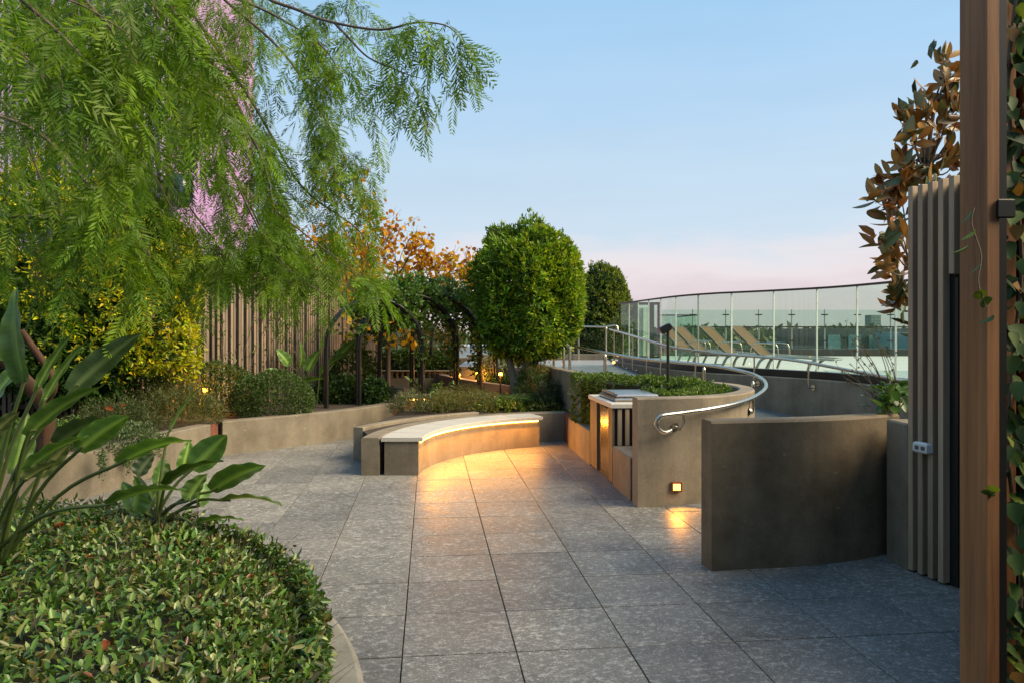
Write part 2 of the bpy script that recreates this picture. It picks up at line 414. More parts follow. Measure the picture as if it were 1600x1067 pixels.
# paving: square stone tiles, grid turned a little to the left of the view
TH = R(6.2); U = Vector((math.cos(TH), math.sin(TH))); V = Vector((-math.sin(TH), math.cos(TH)))
T0 = Vector((.0236, 4.036)); TU, TV = .600, .588
floor = structure(MB().box(-9.4, 6.4, -3.9, 19, -.0215, -.0205).build('terrace_floor', M['grout']))
tm = MB().box(-TU/2+.0032, TU/2-.0032, -TV/2+.0045, TV/2-.0045, -.02, 0, bev=.002).mesh('tile'); tm.materials.append(M['tile'])
HC = Vector((-4.0, 2.8))                      # centre of the round planting bed
BC = Vector((1.27, 8.95))                     # centre of the curved bench
nt_ = 0; rest = MB()
for j in range(-4, 22):
    for i in range(-16, 8):
        c = T0+U*(TU*(i+.5))+V*(TV*(j+.5)); x, y = c
        if not (-5.4 < x < 4.3 and 2.2 < y < 15.2): continue
        if (c-HC).length < 2.7: continue
        if x < -4.5 and y > 9.6: continue
        if x < -4.2 and y > 10.6 or x < -3 and y > 12.6 or x > -1 and y > 12.2 or x > 1.5 and y > 9.4 or x > 3.2 and y < 5.2: continue
        px = 800+x/y*FPX
        if px < -120 or px > 1760: continue
        M4 = Matrix.Translation((x, y, rng.normal(0, .0006))) @ Matrix.Rotation(TH+rng.normal(0, .0012), 4, 'Z')
        if nt_ < 300:
            o = bpy.data.objects.new('tile', tm); col.objects.link(o); o.parent = floor; o.matrix_basis = M4; nt_ += 1

# ---- curved walls of the ramp
INNER = spline([(1.21, 7.33), (1.58, 7.39), (1.93, 7.51), (2.29, 7.77), (2.58, 8.18), (2.74, 8.62), (2.77, 9.05), (2.70, 9.45), (2.50, 9.83), (2.15, 10.27), (1.78, 10.68), (1.44, 11.12), (1.16, 11.75), (.97, 12.6), (.79, 13.65), (.56, 15.3), (.42, 16.3)], 6)
OUTER = spline([(1.41, 5.38), (2.23, 5.53), (2.78, 5.75), (3.40, 6.15), (3.95, 6.68), (4.36, 7.3), (4.62, 8.1), (4.72, 9.0), (4.64, 9.85), (4.40, 10.8), (3.95, 11.6), (3.56, 12.12), (3.21, 12.6), (2.84, 13.6), (2.60, 15.2), (2.36, 17.6)], 6)
RIM = 1.05
# ramp between the two walls, rising from the paving to the landing
na, nb = len(INNER), len(OUTER); K = 60
def at_t(L, t):
    f = t*(len(L)-1); i = min(int(f), len(L)-2); a = f-i
    return Vector((L[i][0]*(1-a)+L[i+1][0]*a, L[i][1]*(1-a)+L[i+1][1]*a))
rv, rf = [], []
for k in range(K+1):
    t = .08+.92*k/K; a = at_t(INNER, t); b = at_t(OUTER, .12+.88*t); z = .004+.9*max(0, (t-.2)/.8)
    rv += [(a.x, a.y, z), (b.x, b.y, z), (a.x, a.y, -.02), (b.x, b.y, -.02)]
for k in range(K):
    q = 4*k; rf += [(q, q+1, q+5, q+4), (q+2, q+6, q+7, q+3), (q, q+4, q+6, q+2), (q+1, q+3, q+7, q+5)]
rf += [(0, 2, 3, 1), (4*K, 4*K+1, 4*K+3, 4*K+2)]
structure(MB().add(rv, rf).build('ramp', plain('ramp_paving', (.17, .175, .18), .5, 0, .15, 9)))
structure(MB().poly([(.42, 16.3), (2.36, 17.6), (2.6, 20.6), (-1.2, 20.6), (-1.2, 16.9)], .5, .905).build('landing', plain('landing_paving', (.27, .29, .31), .45, 0, .15, 9)))
structure(MB().poly([(2.7, 17.6), (2.95, 15.2), (3.25, 13.7), (3.6, 12.85), (4.0, 12.3), (4.5, 11.5), (5.0, 10.4), (5.1, 8.0), (16, 7), (16, 24), (2.7, 24)], .4, .90).build('pool_deck', M['deck']))
wm, wnt, wb = newmat('pool_water'); wb.inputs['Base Color'].default_value = (.42, .52, .52, 1); wb.inputs['Roughness'].default_value = .06; wb.inputs['Specular IOR Level'].default_value = .7
bump(wnt, wb, noise(wnt, coords(wnt), 3, 3), .08, .02)
structure(MB().poly([(5.3, 10.4), (12, 9.8), (14, 14.8), (6.2, 15.2)], .88, .906).build('pool_water', wm))

w = thing('ramp_wall', (1.3, 7.4, 0), 'grey concrete wall curling round the clipped hedge planter, step light near its foot', 'wall')
b = MB().sweep(INNER, .17, -.05, RIM, .014, -1).build('wall_body', M['conc_mid'], w)
w = thing('ramp_wall', (3.9, 11.6, 0), 'long outer concrete wall of the ramp below the tall glass balustrade', 'wall')
MB().sweep(OUTER[14:], .2, -.05, 1.0, .012, 1).build('wall_body', M['conc_mid'], w)
w = thing('ramp_wall', (1.9, 5.5, 0), 'dark curved concrete wall standing in the right foreground with bevelled top', 'wall')
fw = OUTER[:15]
MB().sweep(fw, .175, -.05, 1.06, .018, -1).build('wall_body', M['conc_dark_shade'], w)  # the wall's shade is partly in this darker concrete
w = thing('planter_wall', (2.85, 5.5, 0), 'short concrete planter wall between the dark curved wall and slatted screen', 'wall')
MB().sweep([(2.80, 5.69), (2.80, 5.5), (2.805, 5.40)], .16, -.05, 1.04, .012, -1).build('wall_body', M['conc_mid'], w)
structure(MB().poly([(2.95, 5.9), (3.45, 6.3), (3.98, 6.82), (4.4, 7.4), (4.7, 8.2), (4.9, 9.0), (7, 9), (7, 4.4), (3.1, 4.4), (2.97, 5.4)], .3, .98).build('planter_soil', M['soil']))
structure(MB().poly([(1.5, 7.6), (1.95, 7.72), (2.28, 8.0), (2.5, 8.4), (2.57, 8.9), (2.48, 9.35), (2.2, 9.8), (1.7, 10.35), (1.15, 11.3), (1.0, 11.1), (1.1, 9.7), (1.45, 9.6)], -.01, .40).build('planter_soil', M['soil']))

# ---- left planters
LW2 = spline([(-5.4, 6.9), (-4.62, 7.35), (-4.3, 7.9), (-4.2, 8.7), (-4.13, 9.3), (-3.99, 10.08)], 6)
LW1 = spline([(-3.94, 10.37), (-3.35, 11.0), (-2.64, 11.83), (-2.28, 12.45), (-2.04, 13.06)], 8)
w = thing('planter_wall', (-4.2, 8.6, 0), 'low pale planter wall behind the paddle leaves, plant trailing over it', 'wall')
MB().sweep(LW2, .2, -.05, .46, .012, -1).build('wall_body', M['conc'], w)
w = thing('planter_wall', (-3, 11.6, 0), 'long low pale concrete planter wall below the rounded shrubs and arches', 'wall')
MB().sweep(LW1, .2, -.05, .46, .012, -1).build('wall_body', M['conc'], w)
for name, p, q, lab in (('steel_edging_panel', (-4.03, 10.11), (-4.0, 10.36), 'rust brown steel edging panel between the two pale planter walls on the left'),
                   ('steel_edging_panel', (-2.05, 13.09), (-2.0, 13.30), 'rust brown steel edging panel at the far end of the long pale planter wall'),
                   ('steel_edging_panel', (.80, 11.78), (.865, 11.22), 'rust brown steel edging panel between the bench planter and low amber wall')):
    tag(MB().sweep([p, q], .06, -.02, .44, .004, -1).build(name, M['rust'], None), lab, 'panel')
structure(MB().poly([(-2.2, 13.1), (-2.45, 12.5), (-2.8, 11.9), (-3.5, 11.1), (-4.1, 10.3), (-4.25, 9.3), (-4.33, 8.7), (-4.45, 7.95), (-4.75, 7.45), (-5.5, 7.0), (-9, 7), (-9, 12), (-5, 17), (-2.2, 18)], -.01, .41).build('planter_soil', M['soil']))

# ---- round bed in the left foreground
kr = [(HC.x+3.4*math.cos(a), HC.y+3.4*math.sin(a)) for a in np.linspace(R(-100), R(260), 97)[:-1]]
kb = MB(); n = len(kr)
ki = [(HC.x+2.9*math.cos(a), HC.y+2.9*math.sin(a)) for a in np.linspace(R(-100), R(260), 97)[:-1]]
def ringpts(r): return [(HC.x+r*math.cos(a), HC.y+r*math.sin(a)) for a in np.linspace(R(-100), R(260), 97)[:-1]]
prof = [(2.9, -.02), (2.9, .03), (3.37, .032), (3.40, .006), (3.40, -.02)]
vs = []; fs = []
for r_, z in prof: vs += [(x, y, z) for x, y in ringpts(r_)]
for k in range(len(prof)-1):
    for i in range(n): fs.append((k*n+i, k*n+(i+1) % n, (k+1)*n+(i+1) % n, (k+1)*n+i))
structure(kb.add(vs, fs).build('bed_kerb', concrete('kerb_concrete', (.22, .215, .18), (.32, .305, .26), .75)))

# ---- curved bench with LED strip, planter walls behind it
def arc(r, a0, a1, n=40): return [(BC.x+r*math.cos(R(a)), BC.y+r*math.sin(R(a))) for a in np.linspace(a0, a1, n)]
bench = thing('bench', (-.7, 10.3, 0), 'curved concrete bench with pale seat slabs and glowing amber strip under the edge', 'bench')
MB().sweep(arc(2.37, 180, 111.5), .40, -.02, .395, .006, -1).build('base', M['conc'], bench)
na_ = 7; A = np.linspace(180.6, 110.6, na_+1)
for i in range(na_):
    MB().sweep(arc(2.32, A[i]-.06, A[i+1]+.06, 10), .485, .40, .445, .006, -1).build('seat_slab', M['slab'], bench)
MB().sweep(arc(2.345, 179.2, 112.2, 60), .012, .375, .389, .001, -1).build('led_strip', M['amber'], bench)
for a in np.linspace(175, 116, 8):
    x, y = BC.x+2.29*math.cos(R(a)), BC.y+2.29*math.sin(R(a))
    d = bpy.data.lights.new('led_light', 'AREA'); d.shape = 'RECTANGLE'; d.size = .32; d.size_y = .02; d.energy = 4.0; d.color = AMB
    o = bpy.data.objects.new('led_light', d); col.objects.link(o); o.parent = bench; o.matrix_parent_inverse = Matrix.Translation(-Vector(bench.location))
    o.location = (x, y, .372); dr = Vector((-math.cos(R(a))*.85, -math.sin(R(a))*.85, -1)); tg = Vector((-math.sin(R(a)), math.cos(R(a)), 0))
    zc = -dr.normalized(); xc = tg; yc = zc.cross(xc); o.matrix_basis = Matrix.Translation(o.location) @ Matrix((xc, yc, zc)).transposed().to_4x4()
w = thing('planter_wall', (-1.6, 9, 0), 'concrete planter wall hugging the back of the curved bench', 'wall')
MB().sweep(arc(2.83, 180.2, 98.5, 50), .21, -.02, .44, .010, -1).build('wall_body', M['conc_mid'], w)
w = thing('planter_wall', (-2.1, 10, 0), 'short curved concrete wall ending left of the bench', 'wall')
MB().sweep(arc(3.36, 163, 122, 30), .14, -.02, .436, .010, -1).build('wall_body', M['conc_mid'], w)
structure(MB().poly(arc(3.04, 172, 96, 40)+[(.95, 12.4), (.55, 14.3), (-.4, 14.8), (-1.6, 13.9), (-1.75, 12.4), (-1.93, 11.0), (-2.03, 10.2)], -.01, .39).build('planter_soil', M['soil']))

# ---- beyond the arches
w = thing('seat_wall', (-2.2, 14, 0), 'dark concrete block wall at the end of the pale planter wall, under the arch', 'wall')
MB().box(-2.42, -1.95, 13.75, 13.95, -.02, .67, bev=.012).build('wall_body', M['conc_dark_shade'], w)
s2 = thing('bench', (-1.7, 15.2, 0), 'small distant bench lit by an amber strip, seen through the first arch', 'bench')
MB().box(-2.3, -1.55, 15.0, 15.5, -.02, .36, bev=.01).build('base', M['conc'], s2)
MB().box(-2.34, -1.5, 14.96, 15.5, .365, .41, bev=.006).build('seat_slab', M['slab'], s2)
MB().box(-2.3, -1.55, 14.975, 14.99, .33, .355).build('led_strip', M['amber'], s2)
lamp('AREA', (-1.9, 14.93, .32), 3, s2, .3, (0, -.4, -1))
w = thing('wall', (-1, 17, 0), 'scalloped concrete parapet below the far clipped hedge behind the arches', 'wall')
MB().box(-3.3, -1.35, 17.2, 17.34, -.02, .62, bev=.01).build('wall_body', M['conc'], w)
MB().box(-3.3, -1.35, 17.16, 17.36, .77, .80, bev=.01).build('coping', M['conc'], w)
for i in range(16):
    x = -3.25+i*.122
    MB().lathe((x+.03, 17.26, .622), [(.012, 0), (.048, .01), (.034, .09), (.048, .147), (.012, .148)], 10).build('baluster', M['conc'], w)
w = thing('wall', (-.4, 16.4, 0), 'brown curved concrete wall behind the arches, lit amber at its right end', 'wall')
MB().sweep(spline([(-1.75, 17.6), (-1.5, 16.6), (-.9, 15.9), (-.2, 15.7), (.3, 15.9)], 6), .18, -.02, [.72]*7+[.72-.012*k for k in range(18)], .01, -1).build('wall_body', M['conc_brown'], w)
w = thing('wall', (.8, 20.6, .9), 'low pale kerb wall along the far side of the ramp landing', 'wall')
MB().box(-1.2, 2.5, 20.45, 20.62, .88, 1.06, bev=.01).build('wall_body', M['conc'], w)
w = thing('wall', (-2.2, 19.5, 0), 'pale concrete wall stepping up behind the far clipped hedge', 'wall')
MB().box(-3.6, -.3, 19.6, 19.8, -.02, 1.0, bev=.01).build('wall_body', M['conc'], w)
# ================================================================ BUILT THINGS
# ---- timber fence on the left
FL = spline([(-9.0, 9.4), (-7.2, 10.1), (-5.7, 11.2), (-4.85, 12.1), (-4.1, 13.6), (-3.5, 15.6), (-3.1, 17.8)], 30)
fence = thing('slat_fence', (-4.85, 12.1, .4), 'tall fence of narrow upright weathered timber battens on the left', 'fence')
d = 0; pts = []; last = Vector(FL[0])
for p in FL[1:]:
    q = Vector(p); seg = (q-last).length; last = q; d += seg
    if d >= .084:
        d -= .084; pts.append(q)
sm_ = MB().box(-.022, .022, -.03, .03, 0, 2.5, bev=.003).mesh('slat'); sm_.materials.append(M['slat'])
for i, p in enumerate(pts):
    if 800+p.x/p.y*FPX < -100: continue
    a = pts[min(i+1, len(pts)-1)]-pts[max(i-1, 0)]
    o = bpy.data.objects.new('slat', sm_); col.objects.link(o); o.parent = fence; o.matrix_parent_inverse = Matrix.Translation(-Vector(fence.location))
    o.location = (p.x, p.y, .38+rng.normal(0, .004)); o.rotation_euler = (0, 0, math.atan2(a.y, a.x)+rng.normal(0, .02))
nb_ = [(p.x-.0, p.y) for p in pts[::3]]
for z in (.62, 1.7, 2.7):
    off = []
    for i, p in enumerate(nb_):
        a = Vector(nb_[min(i+1, len(nb_)-1)])-Vector(nb_[max(i-1, 0)]); a.normalize(); off.append((p[0]-a.y*.06, p[1]+a.x*.06))
    MB().sweep(off, .04, z, z+.07, .004).build('rail', M['slat'], fence)
bk = []
for i, p in enumerate(nb_):
    a = Vector(nb_[min(i+1, len(nb_)-1)])-Vector(nb_[max(i-1, 0)]); a.normalize(); bk.append((p[0]-a.y*.12, p[1]+a.x*.12))
MB().sweep(bk, .02, .38, 2.8, .002).build('backing', plain('fence_gap_dark', (.03, .022, .016), .9), fence)  # dark sheet added behind the battens to darken their gaps

# ---- arches
def make_arch(f0, f1, label):
    a = Vector((*f0, .40)); b = Vector((*f1, .40)); r = (b-a).length/2; ux = (b-a).normalized(); dn = Vector((-ux.y, ux.x, 0))
    t = thing('arbor_arch', (a+b)/2, label, 'garden arch', 'black steel arches over the path')
    top = 1.02
    for s in (-.065, .065):
        for e, sg in ((a, 1), (b, -1)):
            MB().tube([e+dn*s+Vector((0, 0, -.15)), e+dn*s+Vector((0, 0, top))], .03, 8).build('leg', M['black'], t)
        MB().tube([(a+b)/2+dn*s+Vector((0, 0, top))+ux*(-r*math.cos(q))+Vector((0, 0, r*.98*math.sin(q))) for q in np.linspace(0, math.pi, 25)], .03, 8).build('hoop', M['black'], t)
    for e in (a, b):
        for z in (.16, .95): MB().tube([e-dn*.065+Vector((0, 0, z)), e+dn*.065+Vector((0, 0, z))], .011, 6).build('rung', M['black'], t)
    for q in (.5, 1.05, 1.57, 2.1, 2.64):
        c = (a+b)/2+Vector((0, 0, top))+ux*(-r*math.cos(q))+Vector((0, 0, r*.98*math.sin(q)))
        MB().tube([c-dn*.065, c+dn*.065], .011, 6).build('rung', M['black'], t)
    return (a+b)/2, r, ux, dn, top
ARCH = [make_arch((-3.10, 12.70), (-1.60, 13.40), 'nearest black steel arch, its left foot behind the pale planter wall'),
        make_arch((-2.66, 13.20), (-1.04, 14.15), 'second black steel arch from the front, just behind the nearest one'),
        make_arch((-2.41, 13.85), (-.62, 14.55), 'third black steel arch, right foot beside the round tree'),
        make_arch((-2.05, 15.6), (-.35, 16.35), 'fourth black steel arch, thin between the nearer arch legs'),
        make_arch((-1.9, 17.9), (-.1, 18.4), 'farthest black steel arch at the back of the vine tunnel')]

# ---- cabinet with barbecue between low walls (aligned with the paving)
VD = Vector((-math.sin(R(5.8)), math.cos(R(5.8)), 0)); UD = Vector((VD.y, -VD.x, 0))
O0 = Vector((1.185, 7.62, 0))                    # near end of the low walls, front face
def L3(u, v, z): return O0+UD*u+VD*v+Vector((0, 0, z))
LM = Matrix((UD, VD, Vector((0, 0, 1)))).transposed().to_4x4(); LM.translation = O0
w = thing('low_wall', L3(.1, .4, 0), 'low amber lit concrete wall on the near side of the barbecue cabinet', 'wall')
MB().box(.0, .55, 0, .765, -.02, .43, LM, .01).build('wall_body', M['conc'], w)
w = thing('low_wall', L3(.1, 2.8, 0), 'low amber lit concrete wall on the far side of the barbecue cabinet', 'wall')
MB().box(.0, .20, 2.0, 3.56, -.02, .43, LM, .01).build('wall_body', M['conc'], w)
cabt = thing('barbecue_cabinet', L3(.3, 1.38, 0), 'slatted timber barbecue cabinet with black door and pale counter', 'cabinet')
MB().box(.03, .70, .80, 1.97, .0, .84, LM, .004).build('carcass', M['black'], cabt)
for i, v in enumerate([.795, .845, .895, .945, 1.60, 1.665, 1.73, 1.795, 1.86, 1.925]):
    MB().box(.0, .028, v, v+(.036 if i < 4 else .05), .02, .835, LM, .003).build('slat', M['cab'], cabt)
for i in range(8):
    MB().box(.06+i*.085, .105+i*.085, .77, .798, .43, .835, LM, .003).build('slat', M['slat_dark'], cabt)
dr = MB().box(.012, .029, 1.0, 1.42, .05, .82, LM, .004).build('door', plain('bronze_door', (.09, .055, .02), .22, .6, .2), cabt)
MB().tube([L3(-.004, 1.35, .38), L3(-.004, 1.35, .46)], .007, 8).build('handle', M['steel'], dr)
for k in range(3): MB().tube([L3(.008, 1.12+k*.09, .13), L3(.013, 1.12+k*.09, .13)], .011, 10).build('vent', M['white'], dr)
MB().box(-.02, .78, .755, 2.0, .842, .895, LM, .006).build('countertop', M['slab'], cabt)
bq = thing('barbecue', L3(.4, 1.4, .897), 'built-in barbecue with flat stainless steel lid on the cabinet counter', 'barbecue')
MB().box(.07, .62, .95, 1.80, .897, .935, LM, .012).build('surround', M['bbq_steel'], bq)
MB().box(.10, .59, .99, 1.76, .937, .975, LM, .018).build('lid', M['bbq_steel'], bq)
MB().tube([L3(.085, 1.1, .985), L3(.085, 1.65, .985)], .011, 8).build('handle', M['bbq_steel'], bq)

# step light set in the curled wall
sl = thing('step_light', (1.62, 7.4, .2), 'small square amber step light low in the curled concrete wall', 'step light')
c = P(1056, 759, 7.405); c.y += .0
MB().box(c.x-.052, c.x+.052, c.y-.045, c.y+.02, c.z-.048, c.z+.048, None, .004).build('frame', M['rust'], sl)
MB().box(c.x-.034, c.x+.034, c.y-.049, c.y-.043, c.z-.030, c.z+.030).build('diffuser', M['amber_soft'], sl)
lamp('SPOT', (c.x, c.y-.07, c.z+.01), 14, sl, .03, (.25, -1, -1.05), R(95))

# ---- black spotlight on a pole in the hedge
sp_ = thing('garden_spotlight', (1.915, 9.35, .4), 'black spotlight on a slim pole rising from the clipped hedge', 'spotlight')
MB().tube([(1.915, 9.35, .38), (1.915, 9.35, 1.70)], .019, 10).build('pole', M['black'], sp_)
hd = Matrix.Translation((1.875, 9.34, 1.715)) @ Matrix.Rotation(R(-28), 4, 'Y')
MB().box(-.06, .07, -.045, .045, -.045, .045, hd, .012).build('lamp_head', M['black'], sp_)
MB().tube([hd @ Vector((.07, 0, 0)), hd @ Vector((.085, 0, 0))], .035, 12).build('lens_ring', M['black'], sp_)

# ---- handrails
def bracket(rail, base_pt, wall_pt, parent):
    a, wp = Vector(base_pt), Vector(wall_pt)
    g = (wp-a); g.z = 0; L = g.length; g.normalize()
    MB().tube([wp-g*.014, wp+g*.002], .040, 16).build('mounting_plate', M['steel'], parent)
    MB().tube(spline([a+Vector((0, 0, -.02)), a+Vector((0, 0, -.09)), a+g*L*.25+Vector((0, 0, -.16)), wp-g*.012], 5), .015, 8).build('bracket', M['steel'], parent)
hr = thing('handrail', (2.7, 8.6, 0), 'curled stainless handrail on the inner wall, scroll end above the step light', 'handrail')
RI = [P(1037, 648.5, 7.19), P(1068, 644.5, 7.27), P(1105, 639, 7.37), P(1150, 630, 7.66), P(1180, 619, 8.10), P(1196.5, 605, 8.68), P(1190.5, 591.5, 9.22), P(1165, 581, 9.72), P(1120, 572, 10.15), P(1075, 567, 10.48), P(1000, 560, 11.05), P(944, 550.8, 11.65), P(910, 544, 12.2), P(897, 540, 12.6)]
scroll = [P(1048, 672, 7.30), P(1038, 675, 7.24), P(1029, 670, 7.2), P(1025.5, 661, 7.185), P(1029, 653, 7.18)]
RIs = spline(scroll+RI+[P(889, 536, 12.9)], 7)
MB().tube(RIs, .0225, 12).build('rail', M['steel'], hr)
for x, y, Y in ((1068, 644.5, 7.27), (1177, 620, 8.05)):
    a = P(x, y, Y); q = min(INNER, key=lambda p: (p[0]-a.x)**2+(p[1]-a.y)**2)
    bracket(None, a, (q[0], q[1], a.z-.15), hr)
def flat_post(x, y, z0, z1, parent, w=.05):
    MB().tube(spline([(x, y, z0), (x, y, z1-.06), (x, y, z1)], 3), [.024]*5+[.02, .008], 8).build('post', M['steel'], parent)
for (x, y, Y) in ((1192, 594, 9.1), (1114, 571.5, 10.2), (956, 552, 11.5), (893, 539, 12.7)):
    a = P(x, y, Y); q = min(INNER, key=lambda p: (p[0]-a.x)**2+(p[1]-a.y)**2); flat_post((q[0]*.5+a.x*.5), (q[1]*.5+a.y*.5), RIM-.02, a.z-.01, hr)
h3 = thing('handrail', (.75, 13.6, 1.05), 'short run of steel posts on the ramp wall beside the round tree crown', 'handrail')
RT = [P(887, 541, 13.2), P(873, 536, 14.2), P(858, 532, 15.2)]
MB().tube(spline(RT, 4), .0225, 10).build('rail', M['steel'], h3)
for a in RT[0:1]+RT[1:]:
    q = min(INNER, key=lambda p: (p[0]-a.x)**2+(p[1]-a.y)**2); flat_post(q[0]*.6+a.x*.4, q[1]*.6+a.y*.4, RIM-.02, a.z, h3)
ho = thing('handrail', (3.9, 11, .4), 'long stainless handrail along the outer ramp wall below the glass balustrade', 'handrail')
def offs(L, d):
    out = []
    for i, p in enumerate(L):
        a = Vector(L[min(i+1, len(L)-1)])-Vector(L[max(i-1, 0)]); a.normalize(); out.append((p[0]+a.y*d, p[1]-a.x*d))
    return out
ROFF = list(reversed(offs(OUTER[36:], -.10)))
RY = [(945, 513), (973, 520), (1000, 528.5), (1027, 537), (1054, 544), (1100, 550), (1152, 554.5), (1200, 558), (1239, 561.5), (1262, 566), (1331, 579), (1374, 587), (1418, 596), (1500, 612)]
def rail_z(p):
    px = HX+p[0]/p[1]*FPX; return HCAM-(np.interp(px, [a for a, _ in RY], [b for _, b in RY])-HY)*p[1]/FPX
RO = [(p[0], p[1], rail_z(p)) for p in ROFF]
RO = [p if i < 2 or i > len(RO)-3 else (p[0], p[1], sum(RO[k][2] for k in range(i-2, i+3))/5) for i, p in enumerate(RO)]
MB().tube(RO, .0225, 12).build('rail', M['steel'], ho)
for px in (957, 975, 992, 1010, 1033, 1086, 1175, 1264, 1395):
    i = min(range(len(RO)), key=lambda k: abs(HX+RO[k][0]/RO[k][1]*FPX-px)); a = Vector(RO[i]); q = min(OUTER, key=lambda p: (p[0]-a.x)**2+(p[1]-a.y)**2)
    wp = Vector((q[0], q[1], min(a.z-.24, .88)))
    MB().tube([a+Vector((0, 0, -.02)), (a.x, a.y, wp.z+.14)], .014, 8).build('stem', M['steel'], ho)
    bracket(None, Vector((a.x, a.y, wp.z+.16)), wp, ho)
hl = thing('handrail', (1.6, 20.3, .9), 'horizontal steel handrail across the far side of the ramp landing', 'handrail')
MB().tube([P(880, 509.5, 20.4), P(905, 510, 20.4), P(943, 511, 20.3), P(960, 508.5, 20.2), P(964.5, 510, 20.2), P(965.5, 518, 20.2)], .024, 10).build('rail', M['steel'], hl)
for x in (904, 947): flat_post(P(x, 511, 20.35).x, 20.35, .9, 1.79, hl)
MB().tube(spline([P(1000, 519, 20.8), P(988, 512, 20.8), P(975, 512, 20.8)], 4), .024, 10).build('return_rail', M['black'], hl)

# ---- glass balustrade above the outer wall
gb = thing('glass_balustrade', (3.9, 11.6, 1.0), 'tall curved green glass balustrade with dark cap rail above the ramp', 'glass fence')
OG = OUTER[36:]                                   # the part round the pool deck
def offs(L, d):
    out = []
    for i, p in enumerate(L):
        a = Vector(L[min(i+1, len(L)-1)])-Vector(L[max(i-1, 0)]); a.normalize(); out.append((p[0]+a.y*d, p[1]-a.x*d))
    return out
GL = offs(OG, .16)
kbz = MB().sweep(GL, .14, .985, 1.105, .004).build('kerb', M['black'], gb)
MB().sweep(GL, .045, 2.295, 2.325, .005).build('cap_rail', plain('dark_bronze', (.035, .022, .015), .5), gb)
# split the line into panes of equal length
acc = [0]
for i in range(1, len(GL)): acc.append(acc[-1]+(Vector(GL[i])-Vector(GL[i-1])).length)
def along(s):
    for i in range(1, len(GL)):
        if acc[i] >= s or i == len(GL)-1:
            t = (s-acc[i-1])/(acc[i]-acc[i-1]); return Vector(GL[i-1]).lerp(Vector(GL[i]), t)
npn = round(acc[-1]/.80); step = acc[-1]/npn
for k in range(npn):
    p, q = along(k*step), along((k+1)*step); dd = (q-p).normalized(); p2, q2 = p+dd*.008, q-dd*.008
    MB().sweep([p2, q2], .012, 1.107, 2.293, .001).build('pane', M['glass'], gb)
    a = p
    MB().box(-.006, .006, -.012, .012, 1.107, 2.293, Matrix.Translation((a.x, a.y, 0)) @ Matrix.Rotation(math.atan2(dd.y, dd.x), 4, 'Z')).build('joint_post', M['white'] if k % 7 else M['frame'], gb)

# ---- perimeter fence of the deck, far side
pf = thing('perimeter_fence', (6, 24, .9), 'far glass fence of the pool deck with slim clamped posts', 'glass fence')
FX0, FX1, FY = 5.6, 13.2, 23.8
MB().box(5.2, 14, FY-.15, FY+.15, .88, 1.12, bev=.01).build('kerb', plain('dark_upstand', (.03, .032, .032), .6), pf)
MB().box(5.2, 14, FY-.03, FY+.03, 1.78, 1.82, bev=.005).build('top_rail', M['black'], pf)
for i in range(8):
    x = FX0+.05+i*1.03
    MB().tube([(x, FY, 1.1), (x, FY, 2.34)], .022, 8).build('post', M['frame'], pf)
    for z in (1.38, 2.18): MB().box(x-.10, x+.10, FY-.03, FY+.03, z-.018, z+.018, None, .005).build('clamp', M['black'], pf)
for i in range(9):
    x = FX0-.46+i*1.03; MB().box(x-.5, x+.5, FY-.006, FY+.006, 1.13, 2.33).build('pane', M['glass2'], pf)

# return fence and glass lobby at the left of the deck
rf_ = thing('pool_fence', (4.6, 20.6, .9), 'lower glass pool fence with thin dark top rail behind the loungers', 'glass fence')
ra, rb = Vector((3.95, 20.6)), Vector((4.95, 20.4))
for k in range(3):
    a = ra.lerp(rb, k/3+.01); b_ = ra.lerp(rb, (k+1)/3-.01); MB().sweep([a, b_], .012, .92, 2.08, .001).build('pane', M['glass'], rf_)
rc = Vector((5.05, 23.4))
for k in range(3):
    a = rb.lerp(rc, k/3+.01); b_ = rb.lerp(rc, (k+1)/3-.01); MB().sweep([a, b_], .012, .92, 2.08, .001).build('pane', M['glass'], rf_)
MB().sweep([ra, rb, rc], .03, 2.085, 2.115, .003).build('top_rail', M['black'], rf_)
lb = thing('glass_lobby', (3.4, 22, .9), 'glazed lobby with black door frame at the left end of the deck', 'lobby')
for x, wd in ((3.05, .05), (3.5, .13), (3.96, .13), (4.2, .05)): MB().box(x, x+wd, 21.9, 22.03, .9, 2.42, None, .004).build('mullion', M['black'], lb)
MB().box(2.9, 4.25, 21.88, 22.05, 2.425, 2.5, None, .004).build('head_beam', M['black'], lb)
MB().box(2.9, 4.25, 21.93, 21.99, .905, .96, None, .004).build('sill', M['black'], lb)
for x0, x1 in ((2.9, 3.045), (3.105, 3.495), (3.635, 3.955), (4.095, 4.195)): MB().box(x0, x1, 21.95, 21.965, .965, 2.42).build('pane', M['glass'], lb)
MB().box(2.4, 4.3, 23.3, 23.45, .9, 2.4, None, .01).build('back_wall', plain('lobby_wall', (.5, .55, .52), .6), lb)
for i in range(5): MB().box(2.6+i*.35, 2.63+i*.35, 23.22, 23.29, .9, 2.38).build('panel_rib', M['white'], lb)

